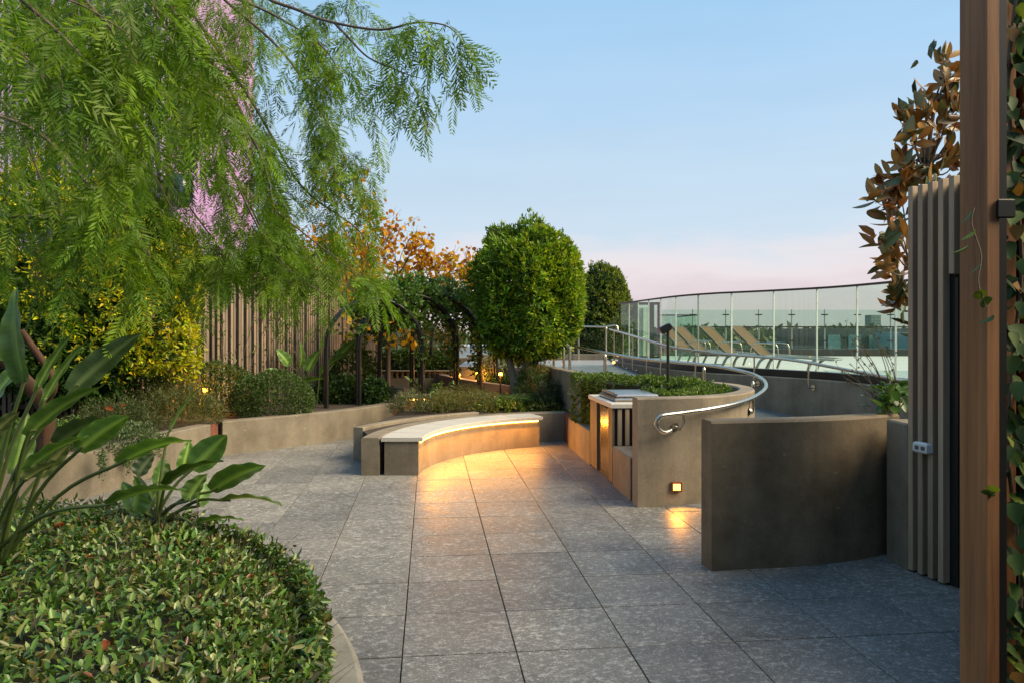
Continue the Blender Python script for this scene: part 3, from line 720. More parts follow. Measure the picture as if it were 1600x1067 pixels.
# ---- sun loungers
def make_lounger():
    t = thing('sun_lounger', (0, 0, 0), 'x', 'sun lounger', 'sun loungers on the pool deck')
    f = MB()
    for s in (-.30, .30):
        f.tube([(.62, s, .30), (1.35, s, .30), (1.9, s, .27)], .022, 8)
        f.tube(spline([(.50, s, .02), (.60, s, .22), (.72, s, .30)], 3), .026, 8); f.tube(spline([(1.45, s, .02), (1.52, s, .2), (1.66, s, .29)], 3), .026, 8)
    f.tube([(.62, -.3, .3), (.62, .3, .3)], .02, 8); f.tube([(1.9, -.3, .27), (1.9, .3, .27)], .02, 8)
    f.build('frame', M['frame'], t, True)
    MB().add([(.64, -.28, .305), (.64, .28, .305), (1.3, .28, .30), (1.3, -.28, .30), (1.88, .28, .28), (1.88, -.28, .28)]
             + [(.64, -.28, .29), (.64, .28, .29), (1.3, .28, .285), (1.3, -.28, .285), (1.88, .28, .265), (1.88, -.28, .265)],
             [(0, 3, 2, 1), (3, 5, 4, 2), (6, 7, 8, 9), (9, 8, 10, 11), (0, 1, 7, 6), (5, 11, 10, 4), (0, 6, 9, 3), (3, 9, 11, 5), (1, 2, 8, 7), (2, 4, 10, 8)]).build('seat', M['mesh'], t, True)
    A_, B_ = Vector((.60, 0, .32)), Vector((.02, 0, .86)); nn = Vector((B_.z-A_.z, 0, A_.x-B_.x)).normalized()
    v = []
    for q in (0, .009):
        for pt in (A_, B_):
            for s in (-.27, .27): v.append(pt+nn*q+Vector((0, s, 0)))
    MB().add(v, [(0, 2, 3, 1), (4, 5, 7, 6), (0, 1, 5, 4), (2, 6, 7, 3), (0, 4, 6, 2), (1, 3, 7, 5)]).build('backrest', M['mesh'], t, True)
    b_ = MB()
    for s in (-.29, .29): b_.tube([A_+Vector((0, s, 0)), B_+Vector((0, s, 0))], .024, 8)
    b_.tube([B_+Vector((0, -.29, 0)), B_+Vector((0, .29, 0))], .02, 8); b_.build('backrest_frame', plain('bronze_frame', (.09, .085, .065), .5), t, True)
    for s in (-.34, .34):
        MB().tube(spline([(.42, s, .32), (.46, s, .50), (.56, s, .55), (.86, s, .54), (.93, s, .48), (.95, s, .31)], 4), .015, 8).build('armrest', M['steel'], t, True)
    return t
l0 = make_lounger()
for i, (x, y, lab) in enumerate(((3.78, 18.95, 'leftmost tan mesh sun lounger, furthest behind the glass fence'), (3.80, 17.55, 'second tan mesh sun lounger from the left on the pool deck'),
                          (4.10, 16.25, 'third tan mesh sun lounger from the left on the pool deck'), (4.36, 14.9, 'rightmost tan mesh sun lounger, nearest to the ramp glass'))):
    o = l0 if i == 0 else copy_tree(l0)
    o.location = (x, y, .905); o.rotation_euler = (0, 0, R(-37)); o['label'] = lab

# ---- slatted screen with black door, right
SA, SB = Vector((2.80, 5.39)), Vector((3.16, 3.85)); SD = (SB-SA).normalized(); SN = Vector((SD.y, -SD.x)); SNv = -SN if SN.x > 0 else SN
SM = Matrix(((SD.x, SN.x, 0, SA.x), (SD.y, SN.y, 0, SA.y), (0, 0, 1, 0), (0, 0, 0, 1)))   # local x along screen, local y out of it
out = 1 if SN.x < 0 else -1
scr = thing('slat_screen', (SA.x, SA.y, 0), 'tall screen of upright timber slats beside the black door, right', 'screen')
def sbox(mb, x0, x1, y0, y1, z0, z1, bev=.003):
    ya, yb = sorted((y0*out, y1*out)); return mb.box(x0, x1, ya, yb, z0, z1, SM, bev)
sbox(MB(), .0, .37, -.10, -.055, 0, 2.68).build('backing', M['black'], scr)
sbox(MB(), .37, 1.6, -.10, -.055, 2.06, 2.68).build('backing', M['black'], scr)
for i in range(15):
    x = .004+i*.0915
    sbox(MB(), x, x+.044, -.052, .0, (.015 if i < 4 else 2.07), 2.71+.004*math.sin(i*5)).build('slat', M['slat_dark'], scr)
dt = thing('door', (SA.x+SD.x*.6, SA.y+SD.y*.6, 0), 'flush black metal door set in the slatted screen', 'door')
sbox(MB(), .372, 1.3, -.09, -.06, .01, 2.05).build('leaf_panel', M['door'], dt)
sbox(MB(), .372, .40, -.058, -.045, .01, 2.05).build('frame', M['black'], dt)
h_ = SM @ Vector((.47, out*-.055, .98)); h2 = SM @ Vector((.47, out*-.01, .98)); h3_ = SM @ Vector((.60, out*-.01, .975))
MB().tube([h_, h2, h3_], .009, 8).build('handle', M['frame'], dt)
MB().tube([SM @ Vector((.475, out*-.055, 1.07)), SM @ Vector((.475, out*-.045, 1.07))], .028, 14).build('lock', M['frame'], dt)
po = thing('power_outlet', SM @ Vector((.16, 0, .85)), 'white weatherproof double power outlet fixed on the timber slats', 'power outlet')
sbox(MB(), .105, .235, .002, .05, .86, .935, .012).build('housing', M['white'], po)
for x in (.13, .185): sbox(MB(), x, x+.03, .051, .056, .885, .912, .003).build('switch', plain('switch_grey', (.12, .12, .11), .4), po)

sb_ = thing('sun_block', (5, 2.5, 0), 'low unseen block added behind the slatted screen and door to stop sun', 'building')  # unseen block added behind the screen to keep the sun off
MB().box(3.45, 7.5, -2.5, 4.6, -.02, 2.62, None, .01).build('wall', M['conc_mid'], sb_)
MB().box(3.40, 7.55, -2.55, 4.65, 2.625, 2.70, None, .01).build('roof_slab', M['black'], sb_)

# ---- timber post in the right foreground
tp = thing('timber_post', (1.15, 1.86, 0), 'brown timber pergola post close up at the right edge', 'post')
MB().box(1.130, 1.158, 1.81, 1.922, -.02, 3.6, None, .004).build('post_body', M['post'], tp)
MB().box(1.159, 1.205, 1.855, 1.90, -.02, 3.6, None, .002).build('dark_gap_strip', M['black'], tp)  # black strip filling the dark gap beside the post
MB().box(1.150, 1.19, 1.80, 1.809, 1.965, 2.01, None, .003).build('bracket', M['black'], tp)
vp = thing('timber_screen', (1.5, 2.1, 0), 'dark timber boards behind the leafy vine at the right edge', 'screen')
MB().box(1.275, 2.6, 2.10, 2.12, -.02, 3.6).build('backing', M['black'], vp)
for i in range(6): MB().box(1.28+i*.115, 1.37+i*.115, 2.07, 2.098, -.02, 3.6, None, .004).build('board', M['post'], vp)

# ---- lamps in the planting
def bollard(loc, h, label, power=6):
    t = thing('bollard_light', loc, label, 'garden light', 'small amber garden lights')
    x, y, z = loc
    MB().tube([(x, y, z-.02), (x, y, z+h)], .016, 8).build('stem', M['black'], t)
    MB().lathe((x, y, z+h), [(.0, 0), (.035, .005), (.035, .05), (.03, .055), (0, .055)], 12).build('diffuser', M['amber_soft'], t)
    MB().lathe((x, y, z+h+.056), [(.0, 0), (.065, .0), (.06, .018), (0, .024)], 14).build('cap', M['black'], t)
    lamp('POINT', (x, y-.06, z+h+.03), power, t, .04)
bollard((-.215, 14.2, .39), .47, 'amber bollard light on a black stem left of the round tree trunk', 14)
bollard((-1.15, 16.4, .0), .72, 'small amber light above the brown wall between arch legs', 12)
bollard((-.75, 16.5, .0), .75, 'small amber light by the right legs of the arches', 12)
bollard((.02, 15.1, .39), .5, 'amber garden light low behind the round tree trunk', 5)
bollard((-4.72, 11.72, .41), .35, 'amber garden light hidden among the shrubs along the timber fence', 22)
gl = thing('rail_light', (1.52, 11.3, 1.2), 'small warm lamp under the inner handrail beside the ramp', 'lamp')
MB().lathe((1.535, 11.50, 1.20), [(0, 0), (.02, .004), (.02, .03), (0, .034)], 10).build('diffuser', M['amber_soft'], gl)

# ---- far buildings
def facade(name, x0, x1, y0, y1, z0, z1, m, label, nx=0, nz=0, gm=None, cat='building'):
    t = thing(name, ((x0+x1)/2, y0, z0), label, cat)
    MB().box(x0, x1, y0, y1, z0, z1).build('wall', m, t)
    if nx:
        wm_ = MB().box(-.5, .5, -.06, .0, -.5, .5).mesh('window'); wm_.materials.append(gm)
        for i in range(nx):
            for k in range(nz):
                o = bpy.data.objects.new('window', wm_); col.objects.link(o); o.parent = t; o.matrix_parent_inverse = Matrix.Translation(-Vector(t.location))
                sx, sz = (x1-x0)/nx, (z1-z0)/nz
                o.location = (x0+sx*(i+.5), y0-.02, z0+sz*(k+.5)); o.scale = (sx*.62, 1.5, sz*.55)
    return t
dg = plain('dark_glazing', (.03, .05, .06), .15)
pk = plain('pink_render', (.40, .23, .46), .7, 0, .05, .3)
pb = facade('tower_block', -62, -27.1, 60, 80, -24, 42, pk, 'pink tower block behind the tree, upper left')
for i in range(26):
    x = -44+i*.66; MB().box(x, x+.22, 59.5, 59.88, -20, 41.5).build('fin', plain('lilac_fin', (.62, .47, .68), .6) if i == 0 else bpy.data.materials['lilac_fin'], pb)
for k in range(12): MB().box(-61.5, -27.3, 59.9, 59.985, -20+k*5.2, -18.4+k*5.2).build('band', plain('pale_pink', (.30, .22, .36), .6), pb)
MB().lathe((-26.2, 60.2, 11.3), [(0, 0), (.6, .15), (.95, .9), (.95, 2.6), (0, 2.7)], 20).build('bay', dg, pb)
facade('office_block', 57.3, 80, 140, 165, -24, 2.0, plain('dark_cladding', (.055, .07, .075), .5), 'dark flat-roofed building seen through the glass balustrade', 6, 5, plain('teal_glass', (.16, .28, .31), .2))
facade('office_block', 66, 95, 125, 139, -24, 1.3, plain('teal_cladding', (.22, .36, .40), .4), 'pale teal building in front of the dark one, right of the deck', 7, 4, plain('pale_glass', (.4, .5, .52), .15))
facade('tower_block', 424, 436, 900, 915, -24, 19.5, plain('far_grey', (.22, .24, .24), .8), 'lone grey tower far away on the horizon', 3, 12, plain('far_win', (.3, .33, .34), .5))
facade('house', 47.5, 51.5, 195, 202, -24, -3.2, M['white'], 'small white house among far trees behind the glass', 3, 4, dg)
facade('low_building', -4, 3.6, 48, 54, -24, .7, plain('pale_blue_cladding', (.35, .42, .48), .5), 'pale blue building glimpsed between the arch legs', 6, 6, plain('blue_glass', (.22, .3, .38), .2))
# unseen building, added behind the viewer to shade the near terrace
facade('shade_building', -9, 9, -10, -4.2, -24, 4.6, plain('grey_render', (.20, .17, .13), .8), 'unseen grey building added behind the viewpoint to shade the terrace', 6, 8, dg)
# ================================================================ PLANTS
def limb(mb, pts, r0, r1, n=8, k=6):
    q = spline(pts, k); mb.tube(q, list(np.linspace(r0, r1, len(q))), n); return q

# ---- round bed ground cover
def dome(x, y):
    r = np.hypot(x-HC.x, y-HC.y)/3.22
    return .50*np.clip(1-np.clip(r, 0, 1)**7, 0, 1)**.6*(1+.05*np.sin(x*3.1+y*1.7)+.04*np.sin(x*5.3-y*4.1))
gc = tag(bpy.data.objects.new('ground_cover', None), 'dense low ground cover filling the round bed in the left foreground', 'ground cover', kind='stuff'); col.objects.link(gc)
gc.location = (-2.6, 4.2, 0)
vs, fs = [], []; nr_, na2 = 22, 90
for i in range(nr_+1):
    r = 3.15*(i/nr_)**.6
    for k in range(na2):
        a = 2*math.pi*k/na2; x, y = HC.x+r*math.cos(a), HC.y+r*math.sin(a); vs.append((x, y, max(.0, float(dome(x, y))-.07)))
for i in range(nr_):
    for k in range(na2): fs.append((i*na2+k, i*na2+(k+1) % na2, (i+1)*na2+(k+1) % na2, (i+1)*na2+k))
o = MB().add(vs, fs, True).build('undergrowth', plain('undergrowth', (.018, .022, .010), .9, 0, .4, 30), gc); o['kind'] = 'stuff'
n = 70000
a = rng.random(n)*2*math.pi; r = 3.2*np.sqrt(rng.random(n)); 
x, y = HC.x+r*np.cos(a), HC.y+r*np.sin(a)
m = (y > 2.0) & (x > -5.6) & (x/y > -1.05); x, y, r = x[m], y[m], r[m]
ex = rng.random(len(x)) < .0; 
# extra leaves on the steep rim
ne = 9000; a2 = rng.random(ne)*1.9-.35; r2 = np.full(ne, 3.18)+rng.normal(0, .02, ne); x2, y2 = HC.x+r2*np.cos(a2), HC.y+r2*np.sin(a2); 
a3 = rng.random(14000)*1.9-.35; r3 = rng.uniform(2.75, 3.21, 14000); x, y = np.concatenate([x, HC.x+r3*np.cos(a3), x2]), np.concatenate([y, HC.y+r3*np.sin(a3), y2])
z = dome(x, y); nn_ = len(x); z[-ne:] = .02+rng.random(ne)*.34
e = .03; gx = (dome(x+e, y)-dome(x-e, y))/(2*e); gy = (dome(x, y+e)-dome(x, y-e))/(2*e)
nrm = unit(np.stack([-gx, -gy, np.ones(nn_)], 1))
rad = np.stack([x-HC.x, y-HC.y, np.zeros(nn_)], 1); rad = unit(rad)
D = unit(rdir(nn_)*1.0+nrm*.35+rad*.1)
pos = np.stack([x, y, z+rng.normal(0, .018, nn_)], 1)
pal = [(.065, .13, .022), (.085, .16, .024), (.05, .11, .028), (.11, .17, .034), (.075, .135, .036), (.19, .22, .08), (.085, .075, .018)]
L = Leaves('oval'); L.add(pos, D, unit(nrm+.45*rdir(nn_)),   .054*(.5+.8*rng.random(nn_)), .024*(.7+.6*rng.random(nn_)), pick(nn_, pal, .3)*1.25, .2)
k = 900; idx = rng.integers(0, nn_, k); L.add(pos[idx]+nrm[idx]*.02, unit(rdir(k)+nrm[idx]), nrm[idx]+.5*rdir(k), .04, .018, pick(k, [(.16, .055, .015), (.12, .07, .02), (.09, .03, .012)]), .2)
L.build('foliage', M['leaf_g'], gc)
tw = MB()
for k in range(420):
    i = rng.integers(0, nn_); p = Vector(pos[i]); d_ = Vector(nrm[i]+.5*rdir(1)[0]); tw.tube([p, p+d_*.06, p+d_*.13+Vector((0, 0, .01))], [.0015, .0012, .0006], 4, False)
o = tw.build('twigs', M['bark'], gc); o['kind'] = 'stuff'
# fallen brown leaves, each a thing
fm = Leaves('oval').add(np.zeros((1, 3)), np.array([[1., 0, 0]]), np.array([[0, .2, 1.]]), .085, .055, [(.26, .075, .025)], .35).mesh('fallen_leaf'); fm.materials.append(M['dry'])
for i, (px, py, lab) in enumerate(((465, 925, 'red brown fallen leaf near the right edge of the ground cover'), (318, 853, 'rust fallen leaf on ground cover right of the small paddle plant'),
                   (150, 828, 'brown fallen leaf on ground cover between the two paddle plants'), (105, 810, 'orange fallen leaf at the back left of the ground cover'), (145, 866, 'small brown fallen leaf left of the small paddle plant base'),
                   (260, 926, 'orange fallen leaf in the middle of the ground cover'), (385, 910, 'rust fallen leaf on the ground cover right of centre'), (170, 982, 'tan fallen leaf low on the ground cover near its front left'))):
    q = G(px, py, .52); o = bpy.data.objects.new('fallen_leaf', fm); col.objects.link(o); q.z = float(dome(q.x, q.y))+.03
    o.location = q; o.rotation_euler = (rng.normal(0, .4), rng.normal(0, .4), rng.random()*6); o.scale = (1, 1, 1) if i < 4 else (.7, .7, .7)
    tag(o, lab, 'leaf', 'fallen leaves on the ground cover')

# ---- bird of paradise plants
def paddle(b, t, w, roll, curl=.12, fold=.28, n=34, c=(.045, .085, .03)):
    """paddle leaf blade from b to t; roll turns it about its axis (0 = face up)"""
    b, t = Vector(b), Vector(t); ax = (t-b); Ln = ax.length; ax.normalize()
    up = Vector((0, 0, 1)); up = (up-ax*up.dot(ax))
    if up.length < .1: up = Vector((0, -1, 0))-ax*ax.dot(Vector((0, -1, 0)))
    up.normalize(); up = Matrix.Rotation(roll, 3, ax) @ up; sd_ = ax.cross(up)
    vs, fs, cs = [], [], []
    cr_ = [-1, -.66, -.33, -.04, .04, .33, .66, 1]
    for i in range(n+1):
        s = i/n; ww = w*.5*(math.sin(math.pi*min(1, (s*.93+.07))**.72)**.75 if s < 1 else .02)
        ctr = b+ax*(Ln*s)+up*(curl*Ln*(4*s*(1-s))*.5)-up*(curl*Ln*s*s*.4)
        for k, u in enumerate(cr_):
            wav = .006*math.sin(s*22+(3 if u > 0 else 0))*abs(u)**2
            vs.append(ctr+sd_*(u*ww)+up*(abs(u)**1.3*ww*fold+wav-(.006 if abs(u) < .1 else 0)))
            br = 2.6 if abs(u) < .1 else (1.0+.16*(i % 2)+.12*math.sin(s*37+u*4)+(.35 if abs(u) == 1 else 0))
            cs.append((c[0]*br*(1.25 if abs(u) < .1 else 1), c[1]*br, c[2]*br, 1))
    k = len(cr_)
    for i in range(n):
        for j in range(k-1): fs.append((i*k+j, i*k+j+1, (i+1)*k+j+1, (i+1)*k+j))
    me = bpy.data.meshes.new('leaf_blade'); me.from_pydata([tuple(v) for v in vs], [], fs); me.polygons.foreach_set('use_smooth', [True]*len(fs))
    ca = me.color_attributes.new('Col', 'FLOAT_COLOR', 'POINT'); ca.data.foreach_set('color', np.array(cs, np.float32).reshape(-1)); me.update(); return me
stemm = plain('leaf_stalk', (.09, .13, .035), .4, 0, .2)
def paddle_plant(name, base, leaves, label):
    t = thing(name, base, label, 'plant')
    for (bx, by, tx, ty, w, roll, Yb, Yt, *rest) in leaves:
        b, tp_ = P(bx, by, Yb), P(tx, ty, Yt); root = Vector(base)+Vector((rng.normal(0, .05), rng.normal(0, .05), -.02))
        cc = (.075, .15, .034) if not rest else rest[0]
        cc = tuple(np.array(cc)*(1+.15*rng.standard_normal()))
        o = link('leaf', paddle(b, tp_, w, roll, c=cc), M['big'], t)
        mid = root.lerp(b, .55)+Vector((0, 0, .10*(b-root).length)); MB().tube(spline([root, mid, b, b.lerp(tp_, .12)], 5), list(np.linspace(.013, .006, 16)), 8).build('stalk', stemm, t)
    return t
pale = (.10, .13, .055)
paddle_plant('bird_of_paradise', (-2.33, 5.0, .45), [
    (331, 767, 417, 722, .17, -.75, 4.95, 4.8), (349, 781, 441, 783, .13, -.25, 4.9, 4.75, (.085, .125, .05)), (304, 819, 381, 807, .095, -.35, 4.85, 4.75),
    (300, 733, 355, 677, .19, -1.15, 5.05, 5.0), (259, 757, 348, 714, .16, -.15, 4.85, 4.7), (207, 797, 213, 742, .24, -1.45, 4.9, 4.85),
    (246, 757, 256, 714, .15, 1.4, 5.15, 5.2), (215, 742, 240, 707, .13, -1.2, 5.2, 5.25, (.07, .11, .06)), (293, 782, 323, 738, .15, -1.0, 4.85, 4.9),
    (284, 738, 297, 686, .11, 1.2, 5.2, 5.25), (262, 680, 312, 600, .035, -.6, 5.05, 5.1), (230, 790, 262, 750, .16, -1.3, 5.1, 5.2),
    (310, 790, 318, 742, .13, 1.2, 5.0, 5.1), (225, 800, 190, 752, .14, -1.2, 5.15, 5.2)],
    'smaller broad-leaved paddle plant rising from the ground cover in front of the paving')
paddle_plant('bird_of_paradise', (-2.75, 4.0, .42), [
    (37, 597, 20, 449, .15, -1.3, 3.9, 3.95), (110, 612, 220, 517, .14, -.9, 3.9, 3.9, (.05, .09, .04)), (43, 681, 157, 597, .13, -.4, 3.8, 3.8),
    (65, 634, 134, 528, .05, -.5, 3.85, 3.85), (56, 612, 110, 520, .055, -.6, 4.0, 4.0), (88, 694, 172, 648, .14, -.5, 3.95, 3.9, (.06, .10, .045)),
    (122, 704, 203, 645, .13, -.9, 3.75, 3.7), (42, 735, 138, 675, .11, -.2, 3.75, 3.7), (36, 752, 99, 716, .09, -.5, 3.7, 3.7, pale),
    (186, 724, 300, 681, .125, -.45, 3.75, 3.65), (168, 788, 293, 758, .12, -.35, 3.7, 3.6), (-8, 560, 22, 500, .13, -1.2, 4.2, 4.2),
    (-20, 640, 40, 560, .12, .9, 4.1, 4.15), (-20, 690, 30, 640, .10, -.6, 3.8, 3.8, pale), (20, 740, 45, 640, .13, 1.3, 4.1, 4.2), (60, 745, 110, 690, .12, -.9, 4.1, 4.1, pale),
    (-10, 720, 20, 640, .1, -1.2, 4.3, 4.3)],
    'large paddle-leaved plant with long stalks at the left edge')
paddle_plant('bird_of_paradise', (-3.45, 13.4, .41), [
    (452, 570, 432, 545, .22, -1.2, 13.3, 13.2), (468, 575, 470, 532, .2, 1.3, 13.4, 13.4), (480, 580, 500, 545, .22, -.8, 13.2, 13.2), (500, 585, 545, 548, .2, -.5, 13.3, 13.3),
    (440, 590, 415, 575, .2, -.6, 13.1, 13.0), (470, 600, 505, 590, .18, -.5, 13.0, 12.9), (528, 560, 556, 530, .2, -.9, 13.9, 13.8)],
    'dark paddle-leaved plant against the timber fence beside the nearest arch')

# ---- pepper tree overhead
pt = thing('pepper_tree', (-4.9, 8.0, .4), 'weeping pepper tree with feathery hanging leaves across the upper left', 'tree')
mb = MB(); limb(mb, [(-4.92, 8.0, .3), (-4.88, 7.95, .9), (-5.15, 7.75, 1.4), (-5.6, 7.3, 2.4), (-5.0, 6.6, 4.2), (-3.2, 5.7, 5.0)], .085, .06, 10)
limb(mb, [(-4.88, 7.95, .95), (-4.7, 7.8, 1.2), (-4.9, 7.6, 1.7)], .05, .03, 8)
mb.build('trunk', M['bark_red'], pt)
def frond_arrays(Lv, p0, d0, ln, pairs, lw, c):
    """one pinnate leaf: drooping rachis with paired leaflets"""
    d0 = unit(np.array(d0, float)); p = np.array(p0, float); s = unit(np.cross(d0, [0, 0, 1.])+1e-4); tlt = rng.normal(0, .5)
    nrm = unit(np.cross(s, d0)); s = s*math.cos(tlt)+nrm*math.sin(tlt)
    g = np.array([0, 0, -1.]); pts = []; d = d0
    for i in range(pairs+1):
        pts.append(p); p = p+d*(ln/pairs); d = unit(d+g*.07)
    pts = np.array(pts); i = np.arange(1, pairs+1); prof = np.sin(np.pi*(.18+.74*i/pairs))**.7
    dd = unit(pts[i]-pts[i-1]); S = np.broadcast_to(s, dd.shape)
    for sg in (1, -1):
        D = unit(dd*.75+sg*S*.85+g*.12+.10*rng.standard_normal(dd.shape)); Nn = np.cross(dd, S*sg)+.25*rng.standard_normal(dd.shape)
        Lv.add(pts[i], D, Nn, lw*prof, lw*.15, c*(1+.12*rng.standard_normal((pairs, 1))), .12)
    Lv.add(pts[:1], (pts[pairs//2]-pts[0])[None], np.array([s]), np.linalg.norm(pts[pairs//2]-pts[0]), .004, c[None]*1.1, 0)
ppal = np.array([(.11, .215, .012), (.14, .25, .014), (.085, .17, .014), (.19, .30, .018), (.115, .19, .024)])
sprays = []
for v in range(16):
    short = v >= 10
    Lv = Leaves('rhomb'); ln = .42+.30*rng.random() if not short else .12+.14*rng.random(); p = np.zeros(3); d = unit(np.array([.5*rng.standard_normal(), .5*rng.standard_normal(), -.5])); sg_ = .034; nseg = int(ln/sg_); tws = [p]
    for i in range(nseg):
        d = unit(d+np.array([.07*rng.standard_normal(), .07*rng.standard_normal(), -.14])); p = p+d*sg_; tws.append(p)
        a = i*2.4+rng.normal(0, .4); o_ = np.array([math.cos(a), math.sin(a), -.35+.3*rng.standard_normal()])
        frond_arrays(Lv, p, unit(o_+d*.5), .13+.11*rng.random(), int(8+5*rng.random()), .050+.018*rng.random(), ppal[rng.integers(0, 5)]*(1+.15*rng.standard_normal()))
    frond_arrays(Lv, p, d, .22, 13, .055, ppal[0]*1.15)
    tws = np.array(tws)
    for i in range(0, len(tws)-1): Lv.add(tws[i][None], (tws[i+1]-tws[i])[None], rdir(1), .04, .006, np.array([[.09, .075, .03]]), 0)
    me = Lv.mesh('leaf_spray'); me.materials.append(M['pepper']); sprays.append(me)
BR = [  # branches as picture point + distance; all start at the limb above the frame
    ([(-60, 335, 4.6), (100, 343, 4.6), (200, 358, 4.7), (290, 384, 4.8), (365, 392, 4.9)], .012, 16, .1),
    ([(235, -60, 5.2), (275, 25, 5.1), (330, 100, 5.0), (372, 180, 5.0), (408, 245, 5.0), (430, 330, 5.0)], .020, 18, .05),
    ([(380, -30, 4.5), (470, 18, 4.4), (522, 36, 4.3), (594, 47, 4.2), (650, 36, 4.1), (695, 40, 4.1), (718, 58, 4.1)], .010, 17, .30),
    ([(522, 36, 4.3), (545, 60, 4.25), (575, 90, 4.2), (615, 108, 4.1), (640, 118, 4.1), (662, 124, 4.1)], .006, 8, .55),
    ([(-40, 170, 4.2), (60, 208, 4.2), (140, 290, 4.2), (185, 330, 4.2), (235, 400, 4.2)], .010, 14, .05),
    ([(300, -40, 5.5), (420, 20, 5.4), (500, 70, 5.3), (535, 120, 5.3)], .012, 14, .1),
    ([(320, -30, 5.8), (440, 80, 5.7), (510, 190, 5.6), (540, 250, 5.6)], .012, 16, .1),
    ([(300, 20, 5.9), (400, 170, 5.8), (470, 290, 5.7), (560, 360, 5.6), (585, 410, 5.6)], .012, 16, .2),
    ([(350, 120, 5.6), (420, 270, 5.5), (450, 360, 5.4), (500, 420, 5.4)], .010, 12, .2),
    ([(200, -40, 4.6), (300, 110, 4.6), (350, 240, 4.7), (400, 350, 4.7), (430, 400, 4.8)], .012, 16, .05),
    ([(100, -40, 4.9), (200, 80, 4.9), (260, 200, 4.9), (300, 310, 5.0)], .012, 16, .0),
    ([(0, -40, 4.4), (100, 60, 4.5), (190, 160, 4.5), (230, 250, 4.6), (270, 330, 4.6)], .012, 16, .0),
    ([(-60, 20, 4.6), (40, 90, 4.6), (110, 180, 4.6), (150, 270, 4.7)], .010, 15, .0),
    ([(-60, 90, 4.3), (20, 180, 4.3), (60, 270, 4.3), (90, 350, 4.3)], .010, 13, .0),
    ([(-60, -60, 2.7), (40, -20, 2.7), (130, 10, 2.75), (210, 60, 2.8)], .007, 12, .0),
    ([(150, -80, 3.0), (230, -30, 3.0), (290, 30, 3.1)], .006, 8, .0),
    ([(-60, 250, 4.9), (60, 300, 4.9), (130, 350, 4.9)], .008, 9, .0),
    ([(250, -60, 6.2), (360, -20, 6.2), (470, -10, 6.1), (570, 0, 6.0)], .010, 14, .1),
    ([(330, 200, 5.3), (380, 300, 5.2), (440, 410, 5.0), (520, 470, 4.9)], .008, 10, .3),
    ([(200, 150, 5.4), (260, 270, 5.3), (330, 370, 5.3), (370, 420, 5.3)], .008, 10, .2),
    ([(430, 330, 5.0), (520, 400, 4.9), (575, 440, 4.9)], .005, 6, .3)]
ns_ = 0
for pts, r0, cnt, s0 in BR:
    q = [P(x, y, Y) for x, y, Y in pts]; st = [Vector((q[0].x-.7, q[0].y+.5, q[0].z+.9))] if pts[0][1] < 100 and pts[0][0] < 480 else []
    b_ = MB(); cv = limb(b_, st+q, r0*1.3, r0*.25, 6, 6); b_.build('branch', M['bark'], pt)
    i0 = len(st)*6; cv = cv[i0:]
    for k in range(int(cnt*1.15)):
        if ns_ >= 300: break
        if rng.random() < .55 and pts[-1][0] < 310 and pts[-1][1] > 220 and k > cnt*.35: continue
        s = s0+(1-s0)*rng.random()**.85 if k < cnt-1 else .98
        p = Vector(cv[int(s*(len(cv)-1))]); ax_, ay_ = HX+p.x*FPX/p.y, HY-(p.z-HCAM)*FPX/p.y
        if 140 < ax_ < 320 and ay_ > 190 and rng.random() < .3: continue
        sht = (pts[0][0] > 370 and pts[0][1] < 50 and pts[-1][0] > 600) or HY-(p.z-HCAM)*FPX/p.y > 330; o = bpy.data.objects.new('leaf_spray', sprays[rng.integers(10, 16) if sht else rng.integers(0, 10)]); col.objects.link(o)
        o.parent = pt; o.matrix_parent_inverse = Matrix.Translation(-Vector(pt.location))
        o.location = p+Vector(rng.normal(0, .03, 3)); o.rotation_euler = (rng.normal(0, .25), rng.normal(0, .25), rng.random()*6.28); f = .8+.35*rng.random(); o.scale = (f, f, f); ns_ += 1
# the finer growth further back in the crown, too many to tell apart
vv, ff, cc_ = [], [], []
base_n = 0; store = [(np.array([v.co for v in m.vertices]), np.array([list(f.vertices) for f in m.polygons]), np.array([c.color for c in m.color_attributes['Col'].data])) for m in sprays]
for k in range(150):
    while True:
        px, py = rng.uniform(-70, 400), rng.uniform(-120, 170)
        if px < 260+90*rng.random(): break
    if k > 105: px, py = rng.uniform(300, 540), rng.uniform(352, 410)
    Y = rng.uniform(5.0, 7.2); p = np.array(P(px, py, Y)); v, f, c = store[rng.integers(0, 10) if k <= 105 else rng.integers(10, 16)]; a = rng.random()*6.28; s_ = .8+.5*rng.random()
    rot = np.array([[math.cos(a), -math.sin(a), 0], [math.sin(a), math.cos(a), 0], [0, 0, 1]]); vv.append((v*s_)@rot.T+p); ff.append(f+base_n); base_n += len(v)
    c = c.copy(); c[:, :3] *= .75+.5*rng.random(); cc_.append(c)
vv, ff, cc_ = np.concatenate(vv), np.concatenate(ff), np.concatenate(cc_)
me = bpy.data.meshes.new('foliage'); me.vertices.add(len(vv)); me.vertices.foreach_set('co', vv.reshape(-1).astype(np.float32)); me.loops.add(ff.size); me.loops.foreach_set('vertex_index', ff.reshape(-1).astype(np.int32))
me.polygons.add(len(ff)); me.polygons.foreach_set('loop_start', (np.arange(len(ff))*3).astype(np.int32)); me.polygons.foreach_set('loop_total', np.full(len(ff), 3, np.int32)); me.update()
me.color_attributes.new('Col', 'FLOAT_COLOR', 'POINT').data.foreach_set('color', cc_.reshape(-1).astype(np.float32))
link('foliage', me, M['pepper'], pt)['kind'] = 'stuff'
print('sprays', ns_, 'tris', len(ff))

# ---- generic helpers for shrubs and trees
def leaf_thing(name, loc, label, cat, group=None): return thing(name, loc, label, cat, group)
GREEN = [(.07, .13, .022), (.085, .15, .026), (.055, .11, .02), (.10, .17, .03)]

